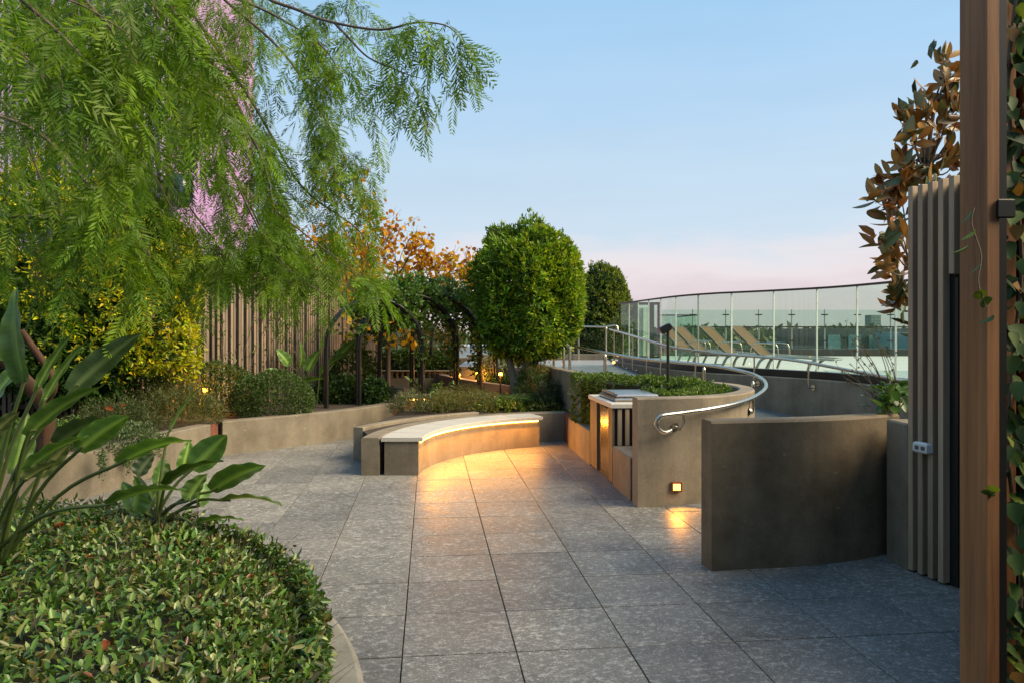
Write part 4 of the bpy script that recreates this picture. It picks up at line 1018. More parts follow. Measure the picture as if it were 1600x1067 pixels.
# yellow-green privet against the fence
yb = leaf_thing('privet_shrub', (-5.4, 10.2, .4), 'large dense shrub with yellow green leaf tips in front of the timber fence', 'shrub')
L = Leaves('oval')
for c, r, n, sd in (((-6.3, 10.3, 2.3), (1.35, .75, 1.6), 4200, 1), ((-5.25, 10.5, 2.05), (.8, .6, 1.35), 2800, 2), ((-7.4, 10, 2.4), (1.0, .7, 1.4), 2400, 3), ((-5.9, 10.2, 1.45), (1.0, .6, .75), 2000, 4)):
    blob(L, c, r, n, 4, .075, .032, [(.055, .13, .016), (.075, .15, .018), (.09, .17, .02), (.04, .10, .016)], sd, .12, .6, cut=.7)
for c, r, n, sd in (((-5.15, 10.4, 2.05), (.88, .68, 1.42), 1300, 2), ((-6.1, 10.1, 2.3), (1.45, .85, 1.65), 1100, 1)):
    d_ = rdir(n*3); m = (d_[:, 0]+.55*d_[:, 2]-.5*d_[:, 1] > .30); d_ = d_[m][:n]; rr = lumps(d_, amp=.12, seed=sd)
    tufts(L, np.array(c)+d_*rr[:, None]*np.array(r)*.98, d_, 4, .075, .03, [(.50, .48, .012), (.40, .42, .015), (.58, .50, .015), (.22, .30, .02)], .7, .3)
L.build('foliage', M['leaf'], yb)
mb = MB()
for x in (-6.6, -6.0, -5.4, -5.1): limb(mb, [(x, 10.35, .38), (x+.05, 10.35, .9), (x+.1, 10.3, 1.7)], .03, .012, 6)
mb.build('stems', M['bark'], yb)['kind'] = 'stuff'

# rosemary, clipped shrubs, trailing plant
def strands(L, c, r, n, ln, wd, pal, up=.9, seed=0, k=8, droop=0):
    """shrub of upright shoots with needle leaves"""
    d = rdir(n); d[:, 2] = np.abs(d[:, 2]); p = np.array(c)+d*np.array(r)*(.5+.5*rng.random((n, 1))**.4)*lumps(d, amp=.1, seed=seed)[:, None]
    o = unit(d*.7+np.array([0, 0, up])+.25*rng.standard_normal((n, 3)))
    for j in range(k):
        q = p+o*(ln*j*.35)+np.array([0, 0, -droop*j*j*.01]); D = unit(o+1.0*rdir(n)*(.9))
        L.add(q, D, rdir(n), ln*(.7+.6*rng.random(n)), wd, pick(n, pal), .1)
t = leaf_thing('rosemary_bush', (-4.55, 10.35, .41), 'feathery dark rosemary bush beside the near pale wall on the left', 'shrub')
L = Leaves('rhomb'); strands(L, (-4.6, 10.35, .42), (.62, .45, .50), 1500, .045, .008, [(.06, .09, .025), (.085, .115, .03), (.10, .12, .04), (.15, .14, .04)], .7, 3)
strands(L, (-5.0, 9.6, .42), (.5, .45, .35), 800, .045, .008, [(.05, .075, .022), (.075, .10, .03)], .7, 5); L.build('foliage', M['leaf'], t)
t = leaf_thing('clipped_shrub', (-3.5, 11.5, .41), 'rounded clipped green shrub on the planter above the long pale wall', 'shrub')
L = Leaves('oval'); blob(L, (-3.62, 11.55, .66), (.62, .48, .42), 4200, 3, .032, .016, [(.07, .125, .028), (.095, .155, .034), (.055, .10, .026)], 8, .05, .75, cut=.38); L.build('foliage', M['leaf'], t)
t = leaf_thing('clipped_shrub', (-4.5, 11.9, .41), 'wide dark clipped shrub behind the rounded one, along the fence foot', 'shrub')
L = Leaves('oval'); blob(L, (-4.75, 11.75, .72), (.95, .32, .48), 3800, 4, .035, .018, [(.045, .09, .022), (.065, .115, .026), (.08, .14, .03)], 9, .07, .75, cut=.38); L.build('foliage', M['leaf'], t)
t = leaf_thing('trailing_plant', (-4.5, 8.6, .41), 'pale green trailing plant spilling over the near pale wall', 'plant')
L = Leaves('oval'); blob(L, (-4.55, 8.55, .46), (.45, .75, .19), 1500, 4, .035, .018, [(.10, .15, .06), (.075, .125, .045), (.12, .16, .075)], 12, .1, .6)
for k in range(46):
    p = np.array([-4.2-.02*rng.random(), 7.7+1.5*rng.random(), .46]); m_ = 10; ln = .08+.22*rng.random(); q = p+np.stack([.03+.02*rng.random(m_), rng.normal(0, .02, m_), -ln*np.linspace(0, 1, m_)], 1)
    tufts(L, q, np.tile([1., -.3, 0], (m_, 1)), 3, .032, .018, [(.085, .14, .05), (.11, .16, .07)], .9)
L.build('foliage', M['leaf'], t)
t = leaf_thing('low_shrub', (-5.3, 8.7, .41), 'small leafy low plants on the soil behind the trailing plant', 'plant')
L = Leaves('oval'); blob(L, (-5.4, 8.6, .45), (.6, .9, .22), 900, 4, .05, .026, GREEN, 13, .12, .5, cut=.39); L.build('foliage', M['leaf'], t)
for i in range(2):
    px, py, lab = ((164, 636, 'orange fallen leaf caught on the rosemary, left one of two'), (190, 630, 'orange fallen leaf caught on the rosemary, right one of two'))[i]
    o = bpy.data.objects.new('fallen_leaf', fm); col.objects.link(o); o.location = P(px, py, 9.2); o.rotation_euler = (1.1, .3, i*2); o.scale = (1.3,)*3; tag(o, lab, 'leaf')

# grassy planting behind the bench
t = leaf_thing('strap_grass', (.1, 12.7, .39), 'dark green strap-leaved grass clump right of the round tree trunk', 'plant')
def grass(L, c, n, h, spread, w, pal, seg=4):
    d = rdir(n); d[:, 2] = 0; d = unit(d); b = np.array(c)+d*spread*.25*rng.random((n, 1)); l = h*(.6+.5*rng.random((n, 1))); cc = pick(n, pal)
    for j in range(seg):
        s0, s1 = j/seg, (j+1)/seg
        f = lambda s: b+np.array([0, 0, 1.])*l*(s-.42*s*s)+d*spread*l/h*s*s
        p, q = f(s0), f(s1); D = q-p; ln = np.linalg.norm(D, axis=1)
        L.add(p, D, np.cross(D, np.cross(D, [0, 0, 1.]))+.1*rdir(n), ln*1.25, w*(1-.5*s0), cc, .1)
L = Leaves('rhomb')
for c in ((.18, 12.65, .39), (-.1, 12.5, .39), (.42, 12.5, .39), (.0, 12.9, .39)): grass(L, c, 130, .42, .34, .014, [(.05, .11, .02), (.075, .14, .025), (.04, .085, .02)])
L.build('foliage', M['leaf'], t)
t = leaf_thing('lavender', (-1.55, 11.95, .39), 'grey green rounded tussock at the left end behind the bench', 'plant')
L = Leaves('rhomb'); strands(L, (-1.62, 12.0, .40), (.26, .24, .26), 500, .05, .007, [(.14, .15, .06), (.17, .17, .08), (.11, .13, .05)], .6, 2); L.build('foliage', M['leaf'], t)
t = leaf_thing('heath_plants', (-.7, 12.4, .39), 'brownish green heath planting along the back of the bench', 'plant')
L = Leaves('rhomb')
for c, r, n in (((-1.05, 12.2, .40), (.34, .3, .25), 450), ((-.55, 12.4, .40), (.36, .3, .22), 420), ((-1.2, 12.9, .4), (.3, .3, .25), 300), ((-.75, 13.0, .40), (.4, .3, .3), 340)): strands(L, c, r, n, .05, .007, [(.18, .15, .045), (.15, .16, .045), (.22, .19, .05), (.11, .13, .04)], .7, 4)
L2 = Leaves('oval'); blob(L2, (-.15, 12.45, .42), (.55, .35, .14), 420, 4, .05, .03, [(.20, .25, .035), (.25, .26, .035), (.14, .19, .03)], 3, .2, .5, cut=.39); blob(L2, (.55, 12.3, .42), (.3, .3, .12), 220, 4, .05, .03, [(.12, .14, .03), (.08, .11, .03)], 3, .2, .5, cut=.39)
L.build('foliage', M['leaf'], t); L2.build('low_foliage', M['leaf'], t)
t = leaf_thing('round_shrub', (.55, 13.4, .39), 'dark loose shrub between the tree trunk and brown ramp wall', 'shrub')
L = Leaves('rhomb'); strands(L, (.42, 13.3, .42), (.33, .4, .62), 900, .06, .010, [(.055, .10, .03), (.08, .13, .035)], .7, 6)
strands(L, (.62, 12.55, .40), (.22, .3, .35), 400, .06, .010, [(.025, .045, .02), (.04, .06, .025)], .7, 7); L.build('foliage', M['leaf'], t)
t = leaf_thing('silver_shrub', (-.3, 16.8, 0), 'pale silver variegated shrub behind the bollard light', 'shrub')
L = Leaves('oval'); blob(L, (-.28, 16.7, .85), (.36, .3, .38), 900, 4, .05, .03, [(.30, .34, .22), (.38, .40, .30), (.2, .26, .14)], 2, .12, .6); blob(L, (-.2, 16.4, .35), (.5, .3, .4), 700, 4, .06, .03, GREEN, 3, .15, .6); L.build('foliage', M['leaf'], t)

# hedge in the curled planter
t = leaf_thing('clipped_hedge', (1.9, 9, .4), 'clipped green hedge filling the curled concrete planter', 'hedge')
L = Leaves('oval')
def hedge_path(L, path, wd, z0, z1, dens, ln, w_, pal, amp=.02):
    path = [Vector(p) for p in path]
    for a, b_ in zip(path[:-1], path[1:]):
        d_ = (b_-a); l = d_.length; d_.normalize(); nn2 = Vector((d_.y, -d_.x)); n = int(l*(wd+2*(z1-z0))*dens)
        u = rng.random(n)*l; per = rng.random(n)*(wd+2*(z1-z0)); h = z1-z0
        off = np.where(per < h, -wd/2, np.where(per > h+wd, wd/2, per-h-wd/2)); zz = np.where(per < h, z0+per, np.where(per > h+wd, z1-(per-h-wd), z1))
        rnd_ = np.clip(1-((np.abs(off)/(wd/2))**6), 0, 1); zz = np.where((per >= h) & (per <= h+wd), z1-.035*(1-rnd_), zz)
        wob = amp*np.sin(u*9+per*7)+amp*np.sin(u*23+1)
        p = np.stack([a.x+d_.x*u+nn2.x*off, a.y+d_.y*u+nn2.y*off, zz+wob], 1)
        o = np.where((per < h)[:, None], np.array([-nn2.x, -nn2.y, .2]), np.where((per > h+wd)[:, None], np.array([nn2.x, nn2.y, .2]), np.array([0, 0, 1.])))
        tufts(L, p-o*.03, o, 4, ln, w_, pal, .8, .3)
HP = [(.085, .155, .02), (.11, .18, .024), (.065, .125, .018), (.15, .21, .03)]
hedge_path(L, [(1.02, 10.75), (1.45, 10.1), (1.9, 9.75), (2.3, 9.25)], .55, .42, 1.09, 900, .034, .018, HP)
hedge_path(L, [(2.38, 8.95), (2.2, 8.35), (1.7, 7.95)], .36, .42, 1.05, 900, .034, .018, HP)
hedge_path(L, [(2.25, 9.0), (1.7, 8.8)], .8, .42, 1.00, 700, .034, .018, HP)
L.build('foliage', M['leaf'], t)
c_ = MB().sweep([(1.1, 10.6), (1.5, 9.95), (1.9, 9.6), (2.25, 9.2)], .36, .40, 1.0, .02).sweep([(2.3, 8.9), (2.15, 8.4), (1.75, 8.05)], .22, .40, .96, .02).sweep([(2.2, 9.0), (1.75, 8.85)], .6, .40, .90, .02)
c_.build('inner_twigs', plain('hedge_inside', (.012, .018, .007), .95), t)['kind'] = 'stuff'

# ---- round clipped trees
def round_tree(name, base, trunk, c, r, n, label, pal, sun_pal, leafsize=.085, seed=5):
    t = leaf_thing(name, base, label, 'tree')
    mb = MB()
    for pts, r0, r1 in trunk: limb(mb, pts, r0, r1, 10)
    mb.build('trunk', M['bark_pale'], t)
    L = Leaves('oval'); blob(L, c, r, n, 6, leafsize, leafsize*.42, pal, seed, .10, .70, spread=.85, power=2.2, jit=.32)
    blob(L, c, tuple(x*.72 for x in r), n//2, 6, leafsize, leafsize*.42, pal, seed, .06, .6, spread=.9, power=2.2)
    d_ = rdir(n); m = rng.random(len(d_)) < .15+.85*(d_[:, 0]*.9-d_[:, 1]*.35-.05); d_ = d_[m]  # sunlit side painted in: paler leaves gathered towards the sun
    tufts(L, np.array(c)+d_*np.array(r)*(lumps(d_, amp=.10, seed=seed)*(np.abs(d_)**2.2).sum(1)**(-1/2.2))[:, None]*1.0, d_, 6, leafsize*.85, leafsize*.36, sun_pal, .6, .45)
    d_ = rdir(90); q = np.array(c)+d_*np.array(r)*(lumps(d_, amp=.10, seed=seed)*(np.abs(d_)**2.2).sum(1)**(-1/2.2))[:, None]
    for j in range(4): tufts(L, q+d_*(.02+.035*j*rng.random((90, 1)))+np.array([0, 0, .015*j]), unit(d_+np.array([0, 0, .6])), 3, leafsize*.8, leafsize*.33, sun_pal+pal, .6, .5)
    L.build('crown', M['leaf'], t); return t
FP = [(.11, .21, .014), (.14, .245, .016), (.075, .16, .014), (.19, .29, .018)]
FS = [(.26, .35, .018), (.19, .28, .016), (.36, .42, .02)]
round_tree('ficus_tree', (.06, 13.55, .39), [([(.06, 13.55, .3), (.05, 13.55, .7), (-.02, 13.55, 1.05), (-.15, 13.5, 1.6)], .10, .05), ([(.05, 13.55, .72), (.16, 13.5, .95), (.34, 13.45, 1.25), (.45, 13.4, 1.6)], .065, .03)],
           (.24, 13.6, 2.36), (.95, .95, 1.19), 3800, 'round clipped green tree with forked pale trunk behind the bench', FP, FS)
tf = bpy.data.objects['ficus_tree'].children
round_tree('ficus_tree', (2.6, 22, .2), [([(2.65, 22.4, .0), (2.65, 22.4, 1.4)], .09, .05)], (2.62, 22.6, 2.15), (.87, .87, 1.35), 2600, 'smaller round clipped tree behind the ramp landing, right of the nearer one', [(.06, .11, .018), (.08, .135, .02), (.045, .085, .016)], [(.24, .27, .03), (.18, .22, .025)], .10, 9)
t = leaf_thing('box_hedge', (1.6, 21.4, .6), 'dark hedge at the foot of the smaller round tree behind landing', 'hedge')
L = Leaves('oval'); blob(L, (1.8, 21.4, 1.05), (1.1, .4, .6), 1500, 4, .06, .03, [(.025, .05, .015), (.04, .07, .02)], 3, .15, .6); L.build('foliage', M['leaf'], t)
t = leaf_thing('leafy_bush', (3.0, 20.9, .9), 'light leafy bush seen through the left panes of the glass balustrade', 'shrub')
L = Leaves('oval'); blob(L, (2.95, 20.8, 1.5), (.45, .3, .65), 500, 4, .06, .025, [(.08, .12, .03), (.12, .15, .04), (.05, .09, .025)], 4, .25, .4); L.build('foliage', M['leaf'], t)

# ---- autumn tree
def grow(mb, p, d, l, r, depth, tips, up=.15, spread=.6):
    p = Vector(p); d = Vector(d).normalized(); pts = [p]
    for k in range(3):
        d = (d+Vector(rng.normal(0, .12, 3))+Vector((0, 0, up*.3))).normalized(); pts.append(pts[-1]+d*l/3)
    mb.tube(pts, list(np.linspace(r, r*.62, 4)), 5, False)
    tips.append((pts[-1], d, depth)); 
    if depth <= 1: tips += [(pts[1], d, depth), (pts[2], d, depth)]
    if depth > 0:
        for k in range(3 if depth > 1 else 4):
            nd = (d+Vector(rng.normal(0, spread, 3))).normalized(); grow(mb, pts[rng.integers(1, 4)] if k else pts[-1], nd, l*(.62+.2*rng.random()), r*.6, depth-1, tips, up, spread)
t = leaf_thing('autumn_tree', (-2.6, 16.6, .0), 'thin-branched tree with sparse orange and yellow autumn leaves', 'tree')
mb = MB(); tips = []
limb(mb, [(-2.7, 16.6, .2), (-2.7, 16.6, 1.2), (-2.65, 16.5, 2.0)], .06, .045, 8)
for d_ in ((-.7, -.2, .8), (-.25, .2, 1), (.35, -.1, .95), (.85, .1, .75), (-1.1, .0, .45), (-1.2, -.2, .75), (1.1, -.1, .42), (.1, -.3, 1.0)): grow(mb, (-2.65, 16.5, 1.95+.2*rng.random()), d_, .85, .028, 4, tips, .1, .42)
for d_ in ((-1.2, -.3, .55), (-1.0, .2, .8), (-1.3, -.1, .25), (-.8, -.4, .9)): grow(mb, (-2.75, 16.5, 1.95), d_, 1.2, .026, 4, tips, .1, .42)
mb.build('branches', M['bark'], t)
L = Leaves('oval'); tp3 = [q for q in tips if q[2] <= 1]; tp3 = [q for q in tp3 if rng.random() < .62]
A3 = np.array([q[0] for q in tp3]); 
lo = A3[:, 2] < 3.1+.4*rng.standard_normal(len(A3))
n3 = len(A3); cc = np.where(lo[:, None], pick(n3, [(.62, .38, .02), (.55, .30, .02), (.45, .38, .03)]), pick(n3, [(.60, .30, .018), (.48, .21, .016), (.68, .40, .02), (.32, .12, .015)]))
for rep in range(1):
    L.add(A3+.05*rng.standard_normal((n3, 3)), unit(rdir(n3)+np.array([0, 0, -.7])), rdir(n3)+np.array([0, -.6, 0]), .12*(.6+.6*rng.random(n3)), .105*(.6+.6*rng.random(n3)), cc, .12)
k = 130; pp = np.stack([rng.uniform(-3.4, -1.9, k), rng.uniform(14.6, 16, k), rng.uniform(1.4, 2.5, k)], 1); L.add(pp, unit(rdir(k)+np.array([0, 0, -.8])), rdir(k)+np.array([0, -1, 0]), .13, .11, pick(k, [(.62, .40, .02), (.7, .46, .03)]), .12)
L.build('crown', M['dry'], t)

# ---- vines on the arches
t = leaf_thing('climbing_vine', (-1.6, 14, .4), 'dark green climbing vine thick over the tops of the arches', 'vine')
L = Leaves('oval'); st = MB()
for ai, (c, r, ux, dn, top) in enumerate(ARCH):
    nv = (110, 330, 600, 260, 120)[ai]
    q = rng.beta(2.2, 2.0, nv)*math.pi
    if ai == 0: q = 1.5+rng.random(nv)*1.3
    base = np.array(c)+np.array([0, 0, top])+np.outer(-r*np.cos(q), np.array(ux))+np.outer(r*np.sin(q), [0, 0, 1.])
    base += .16*rng.standard_normal((nv, 3))*np.array([1, 1, .8])+np.outer(rng.uniform(-.1, .9 if ai > 0 else .3, nv), np.array(dn)); base[:, 2] += .05
    tufts(L, base, unit(base-(np.array(c)+np.array([0, 0, top]))), 7, .09, .055, [(.055, .12, .026), (.07, .145, .03), (.10, .18, .03), (.045, .095, .03)] if ai > 1 else [(.10, .19, .028), (.13, .22, .03), (.07, .15, .025)], 1.0, -.2)
    # hanging tails on the right legs
    for s in range((3, 4, 5, 2, 1)[ai]):
        e = np.array(c)+np.array(ux)*(r*(.92+.1*rng.standard_normal()))+np.array([0, 0, top+.25*rng.random()]); m_ = 12; ln = .3+.5*rng.random()
        qq = e+np.stack([.05*rng.standard_normal(m_), .08*rng.standard_normal(m_), -ln*np.linspace(0, 1, m_)], 1)
        tufts(L, qq, np.tile([0, -1., 0], (m_, 1)), 4, .075, .045, [(.12, .20, .03), (.08, .15, .025)], 1.0, -.2)
    for sgn in (-1, 1):
        for s in range(1 if sgn > 0 and ai < 3 else 0):
            ph = rng.random()*6; f0 = Vector(c)+Vector(ux)*(sgn*r)
            st.tube(spline([f0+Vector((.06*math.sin(ph+z*5), .06*math.cos(ph+z*4.3), -.03+z)) for z in np.linspace(0, top+.1, 9)], 4), .007, 6)
L.build('foliage', M['leaf'], t); st.build('stems', M['bark_pale'], t)['kind'] = 'stuff'
t = leaf_thing('young_climber', (-1.5, 12.9, .39), 'leafy young climber sprouting at the foot of the nearest arch', 'vine')
L = Leaves('oval')
for p0, p1 in (((-1.45, 12.7, .4), (-1.62, 12.75, .85)), ((-1.45, 12.7, .4), (-1.1, 12.75, .82)), ((-1.4, 12.7, .4), (-.95, 12.6, .7)), ((-1.45, 12.7, .4), (-1.3, 12.6, .75)), ((-1.4, 12.3, .4), (-1.0, 12.2, .5))):
    q = np.array(p0)+np.linspace(.2, 1, 9)[:, None]*(np.array(p1)-np.array(p0)); tufts(L, q+.03*rng.standard_normal(q.shape), np.tile([0, -.6, .3], (9, 1)), 4, .10, .05, [(.09, .15, .03), (.12, .17, .03)], 1.0)
L.build('foliage', M['leaf'], t)

# planting behind the arches
for nm, c, r, n, pal, lab, cat in (
    ('clipped_hedge', (-2.35, 18.1, .92), (.95, .35, .32), 1800, [(.05, .10, .022), (.075, .13, .028)], 'far clipped hedge above the scalloped parapet behind the arches', 'hedge'),
    ('amber_shrub', (-2.0, 19.0, 1.35), (.8, .4, .4), 700, [(.22, .14, .02), (.14, .13, .025), (.3, .17, .02)], 'shrub behind the far clipped hedge, orange light painted into its leaves', 'shrub'),  # amber lamplight put into the leaf colours
    ('leafy_shrub', (-3.1, 14.9, .85), (.45, .45, .65), 800, [(.12, .19, .03), (.15, .22, .035), (.09, .15, .025)], 'loose green shrub between arch legs along the path', 'shrub'),
    ('dark_shrub', (-3.15, 13.6, .6), (.35, .3, .28), 600, [(.05, .10, .025), (.07, .13, .03)], 'small dark strap shrub at the left foot of the nearest arch', 'shrub'),
    ('dark_shrub', (-2.45, 13.5, .58), (.25, .25, .25), 500, [(.05, .10, .025), (.07, .13, .03)], 'small dark shrub between the second and third arch feet', 'shrub'),
    ('evergreen_tree', (-3.4, 22.5, 1.6), (.8, .6, .8), 800, [(.04, .085, .022), (.06, .11, .026)], 'dark evergreen mass closing the view beyond the arches', 'tree'),
    ('evergreen_tree', (.2, 17.6, 1.8), (.75, .6, .9), 1200, [(.035, .07, .02), (.05, .095, .024)], 'dark leafy tree behind the round tree, left of it', 'tree')):
    t = leaf_thing(nm, (c[0], c[1], c[2]-r[2]), lab, cat); L = Leaves('oval'); blob(L, c, r, n, 4, .075, .035, pal, int(n), .14, .55); L.build('foliage', M['leaf'], t)
    if c[2]-r[2] > .6:
        MB().tube([(c[0], c[1], 0), (c[0], c[1], c[2])], [.05, .03], 7).build('trunk', M['bark'], t)
# fence creeper
t = leaf_thing('fence_creeper', (-4.9, 12.0, .4), 'thin creeper with sparse leaves climbing the timber fence', 'vine')
L = Leaves('oval'); st = MB()
for k in range(16):
    i = rng.integers(40, 85); p = pts_f = Vector(FL[min(i+40, len(FL)-1)]); x, y = p.x+.07, p.y-.08; hgt = .9+1.2*rng.random(); ph = rng.random()*6
    cv = [Vector((x+.12*math.sin(ph+z*2.5), y-.02, .4+z)) for z in np.linspace(0, hgt, 12)]; st.tube(cv, .005, 5, False)
    q = np.array([c for c in cv for _ in (0, 1)])+.05*rng.standard_normal((24, 3)); tufts(L, q, np.tile([.4, -1., 0], (24, 1)), 2, .05, .026, GREEN, 1.0)
L.build('foliage', M['leaf'], t); st.build('stems', M['bark'], t)['kind'] = 'stuff'

# ---- magnolia behind the slatted screen: every leaf is a part
mt = leaf_thing('magnolia_tree', (3.35, 6.3, .98), 'magnolia with brown-backed leathery leaves above the slatted screen', 'tree')
def oval_mesh(name, l, w, c, c2=None, fold=.15, heart=False):
    vs, fs, cs = [], [], []; n = 6
    for i in range(n+1):
        s = i/n; ww = w*.5*math.sin(math.pi*min(max(s*.94+.03, 0), 1)**(.55 if heart else 1))**.8
        for u in (-1, 0, 1): vs.append((l*s, u*ww, abs(u)*ww*fold*2-.10*l*s*s)); f = 1.35 if u == 0 else 1.0; cs.append((c[0]*f, c[1]*f, c[2]*f, 1))
    for i in range(n):
        for j in range(2): fs.append((i*3+j, (i+1)*3+j, (i+1)*3+j+1, i*3+j+1))
    me = bpy.data.meshes.new(name); me.from_pydata(vs, [], fs); me.polygons.foreach_set('use_smooth', [True]*len(fs))
    ca = me.color_attributes.new('Col', 'FLOAT_COLOR', 'POINT'); ca.data.foreach_set('color', np.array(cs, np.float32).reshape(-1)); return me
mm = leafmat('magnolia_leaf', .3, .12, .5, (1.2, .9, .5), .2)
magl = [oval_mesh('leaf', .155, .062, c) for c in ((.30, .16, .045), (.38, .21, .055), (.22, .13, .04), (.15, .14, .04), (.09, .12, .045), (.27, .17, .06))]
for me in magl: me.materials.append(mm)
ros = [(1475, 97), (1492, 122), (1460, 150), (1486, 165), (1440, 190), (1470, 205), (1418, 180), (1427, 215), (1452, 240), (1482, 240), (1418, 255), (1388, 285), (1408, 305), (1432, 282), (1462, 272), (1378, 312), (1398, 345), (1412, 375), (1386, 420), (1402, 455), (1412, 478), (1398, 392), (1442, 308), (1490, 260), (1500, 180), (1520, 140), (1525, 220)]
hub = [Vector((3.35, 6.35, 1.0)), Vector((3.37, 6.35, 2.2)), Vector((3.42, 6.3, 3.0)), Vector((3.5, 6.3, 3.6))]
mb = MB(); limb(mb, hub, .035, .014, 8)
for (px, py) in ros:
    p = P(px, py, 6.05+.35*rng.random()); h = min(hub, key=lambda q: abs(q.z-(p.z-.3))); mb.tube(spline([h, h.lerp(p, .6)+Vector((0, 0, -.05)), p], 3), list(np.linspace(.010, .004, 7)), 5)
    od = (p-Vector((3.45, 6.35, p.z-.25))).normalized()
    for k in range(11):
        d = Vector(unit(np.array(od)*.75+rdir(1)[0]+np.array([0, 0, .15]))); o = bpy.data.objects.new('leaf', magl[rng.integers(0, 6)]); col.objects.link(o); o.parent = mt; o.matrix_parent_inverse = Matrix.Translation(-Vector(mt.location))
        f = .85+.45*rng.random(); o.matrix_basis = Matrix.Translation(p+Vector(rng.normal(0, .04, 3))) @ d.to_track_quat('X', 'Z').to_matrix().to_4x4() @ Matrix.Rotation(rng.random()*6.28, 4, 'X') @ Matrix.Scale(f, 4)
mb.build('trunk', M['bark'], mt)
L = Leaves('oval'); q = np.array([P(px, py, 6.15+.4*rng.random()) for px, py in ros for _ in range(2)])+.08*rng.standard_normal((2*len(ros), 3))
tufts(L, q, unit(rdir(len(q))*.6+np.array([-.5, -.2, .2])), 5, .14, .058, [(.26, .12, .035), (.33, .155, .04), (.18, .09, .03), (.08, .10, .03), (.05, .08, .035)], 1.0); L.build('inner_foliage', mm, mt)

# leafy plant and wiry stems on the planter by the screen
lp = leaf_thing('broad_leaf_plant', (2.98, 5.95, .98), 'bright green broad-leaved plant on the planter beside the slatted screen', 'plant')
rl = [oval_mesh('leaf', .10, .075, c, fold=.2) for c in ((.06, .13, .03), (.09, .17, .035), (.045, .10, .03))]
for me in rl: me.materials.append(M['big'])
for k in range(70):
    p = P(1392+rng.normal(0, 15), 622+rng.normal(0, 13), 5.95+rng.normal(0, .1)); p.z = max(p.z, 1.02)
    d = Vector(unit(rdir(1)[0]*.8+np.array([-.35, -.6, .35]))); o = bpy.data.objects.new('leaf', rl[rng.integers(0, 3)]); col.objects.link(o); o.parent = lp; o.matrix_parent_inverse = Matrix.Translation(-Vector(lp.location))
    o.matrix_basis = Matrix.Translation(p) @ d.to_track_quat('X', 'Z').to_matrix().to_4x4() @ Matrix.Scale(.65+.4*rng.random(), 4)
mb = MB()
for k in range(14): q = P(1392+rng.normal(0, 12), 618+rng.normal(0, 8), 5.95); mb.tube([(2.97+rng.normal(0, .03), 5.97, .97), q], .005, 5)
mb.build('stalks', stemm, lp)['kind'] = 'stuff'
wp = leaf_thing('wiry_plant', (3.05, 6.1, .98), 'wiry stems with small seed heads leaning left beside the screen', 'plant')
mb = MB(); L = Leaves('rhomb')
for ends in ((1325, 522), (1312, 530), (1340, 530), (1352, 545), (1368, 528), (1376, 540), (1330, 570), (1318, 588), (1345, 560), (1310, 575), (1322, 592), (1390, 555), (1362, 520)):
    e = P(ends[0], ends[1], 6.0+.2*rng.random()); b0 = Vector((3.05+rng.normal(0, .03), 6.1, .97)); c = b0.lerp(e, .55)+Vector((.05, 0, .02)); cv = spline([b0, c, e], 6); mb.tube(cv, list(np.linspace(.005, .002, len(cv))), 5)
    for s in range(4):
        q = Vector(cv[-1-s]); f = q+Vector(rng.normal(0, .035, 3))+Vector((0, 0, .02)); mb.tube([q, f], .0015, 4); tufts(L, np.array([f]), np.array([[0, 0, 1.]]), 7, .018, .008, [(.05, .035, .03), (.08, .06, .04), (.10, .09, .03)], 1.0)
mb.build('stems', plain('wiry_stem', (.10, .085, .045), .7), wp)['kind'] = 'stuff'; L.build('seed_heads', M['leaf'], wp)

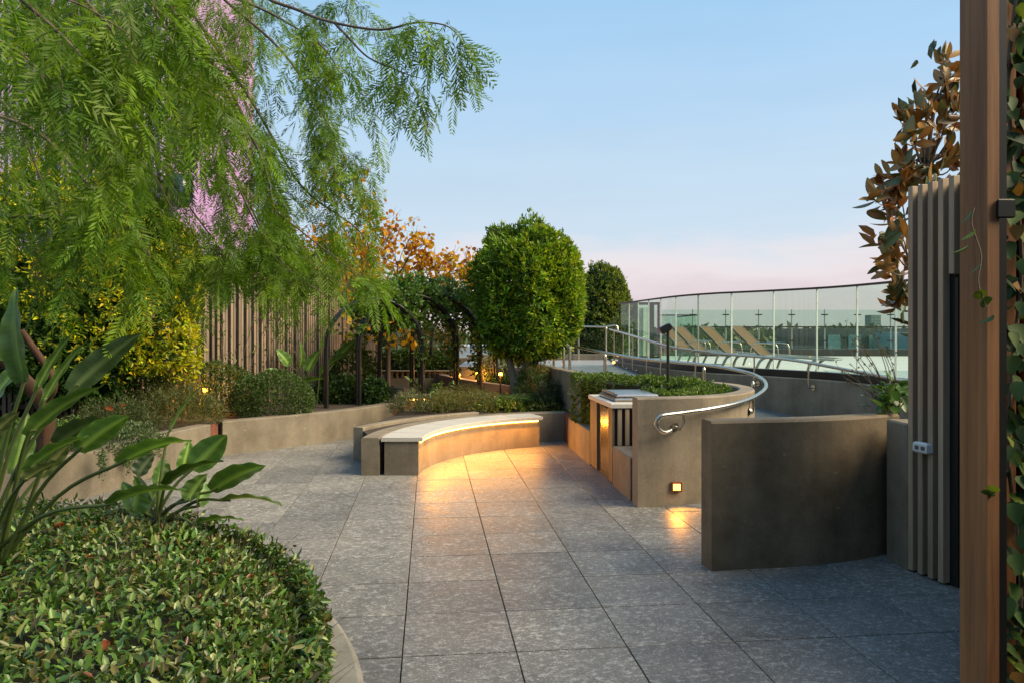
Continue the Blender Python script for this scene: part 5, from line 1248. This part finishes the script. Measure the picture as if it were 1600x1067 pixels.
# ---- creeping vine by the post
cv_ = leaf_thing('creeping_fig', (1.4, 2.0, 0), 'heart-leaved creeping vine hanging on the boards behind the timber post', 'vine')
hl_ = [oval_mesh('leaf', .05, .042, c, fold=.16, heart=True) for c in ((.035, .07, .025), (.055, .10, .03), (.02, .04, .018), (.13, .18, .03), (.16, .08, .02))]
vl = leafmat('vine_leaf', .6, .2, .2, rnd=.2)
for me in hl_: me.materials.append(vl)
wts = [.36, .27, .27, .07, .03]
for k in range(285):
    px, py = 1566+(48 if k < 215 else 260)*rng.random(), -20+1110*rng.random(); Y = 1.96+.1*rng.random(); p = P(px, py, Y); d = Vector(unit(np.array([rng.normal(0, .5), -.45, -.8+.3*rng.standard_normal()])))
    o = bpy.data.objects.new('leaf', hl_[rng.choice(5, p=wts)]); col.objects.link(o); o.parent = cv_; o.matrix_parent_inverse = Matrix.Translation(-Vector(cv_.location))
    f = .7+.5*rng.random(); o.matrix_basis = Matrix.Translation(p) @ d.to_track_quat('X', 'Z').to_matrix().to_4x4() @ Matrix.Rotation(rng.normal(0, .5), 4, 'X') @ Matrix.Scale(f, 4)
for px, py in ((1518, 338), (1523, 367), (1512, 392), (1533, 418), (1528, 462), (1540, 472), (1552, 500), (1550, 765), (1543, 772)):
    o = bpy.data.objects.new('leaf', hl_[rng.choice([1, 3])]); col.objects.link(o); o.parent = cv_; o.matrix_parent_inverse = Matrix.Translation(-Vector(cv_.location))
    d = Vector((.5*rng.standard_normal(), .4, -.5)).normalized(); o.matrix_basis = Matrix.Translation(P(px, py-8, 1.79)) @ d.to_track_quat('X', 'Y').to_matrix().to_4x4() @ Matrix.Rotation(rng.normal(1.2, .4), 4, 'X') @ Matrix.Scale(.72, 4)
mb = MB()
for k in range(5):
    x0 = 1.28+.06*k; mb.tube(spline([(x0+.02*math.sin(z*7+k), 2.03, z) for z in np.linspace(0, 3.5, 14)], 3), .005, 5)
mb.tube(spline([P(1540, 480, 1.80), P(1528, 440, 1.79), P(1533, 400, 1.79), P(1518, 350, 1.79), P(1522, 325, 1.79)], 4), .0018, 5)
mb.build('stems', M['bark'], cv_)['kind'] = 'stuff'

# ---- far woods beyond the roofs
L = Leaves('oval'); nW = 9000
yy = rng.uniform(170, 700, nW); xx = yy*rng.uniform(-.35, .62, nW); hh = rng.random(nW)**.6*13
base = np.stack([xx, yy, -24+hh+3*np.sin(xx*.05)+yy*.012], 1)
tufts(L, base, np.tile([0, -.3, 1.], (nW, 1)), 3, 6, 4.5, [(.085, .115, .065), (.105, .13, .075), (.075, .10, .06), (.13, .14, .09)], .9)  # haze put into the leaf colours, lightened towards grey green
o = L.build('distant_woods', M['leaf']); tag(o, 'belt of distant trees on the horizon behind the glass, leaves paled for haze', 'woods', kind='stuff')
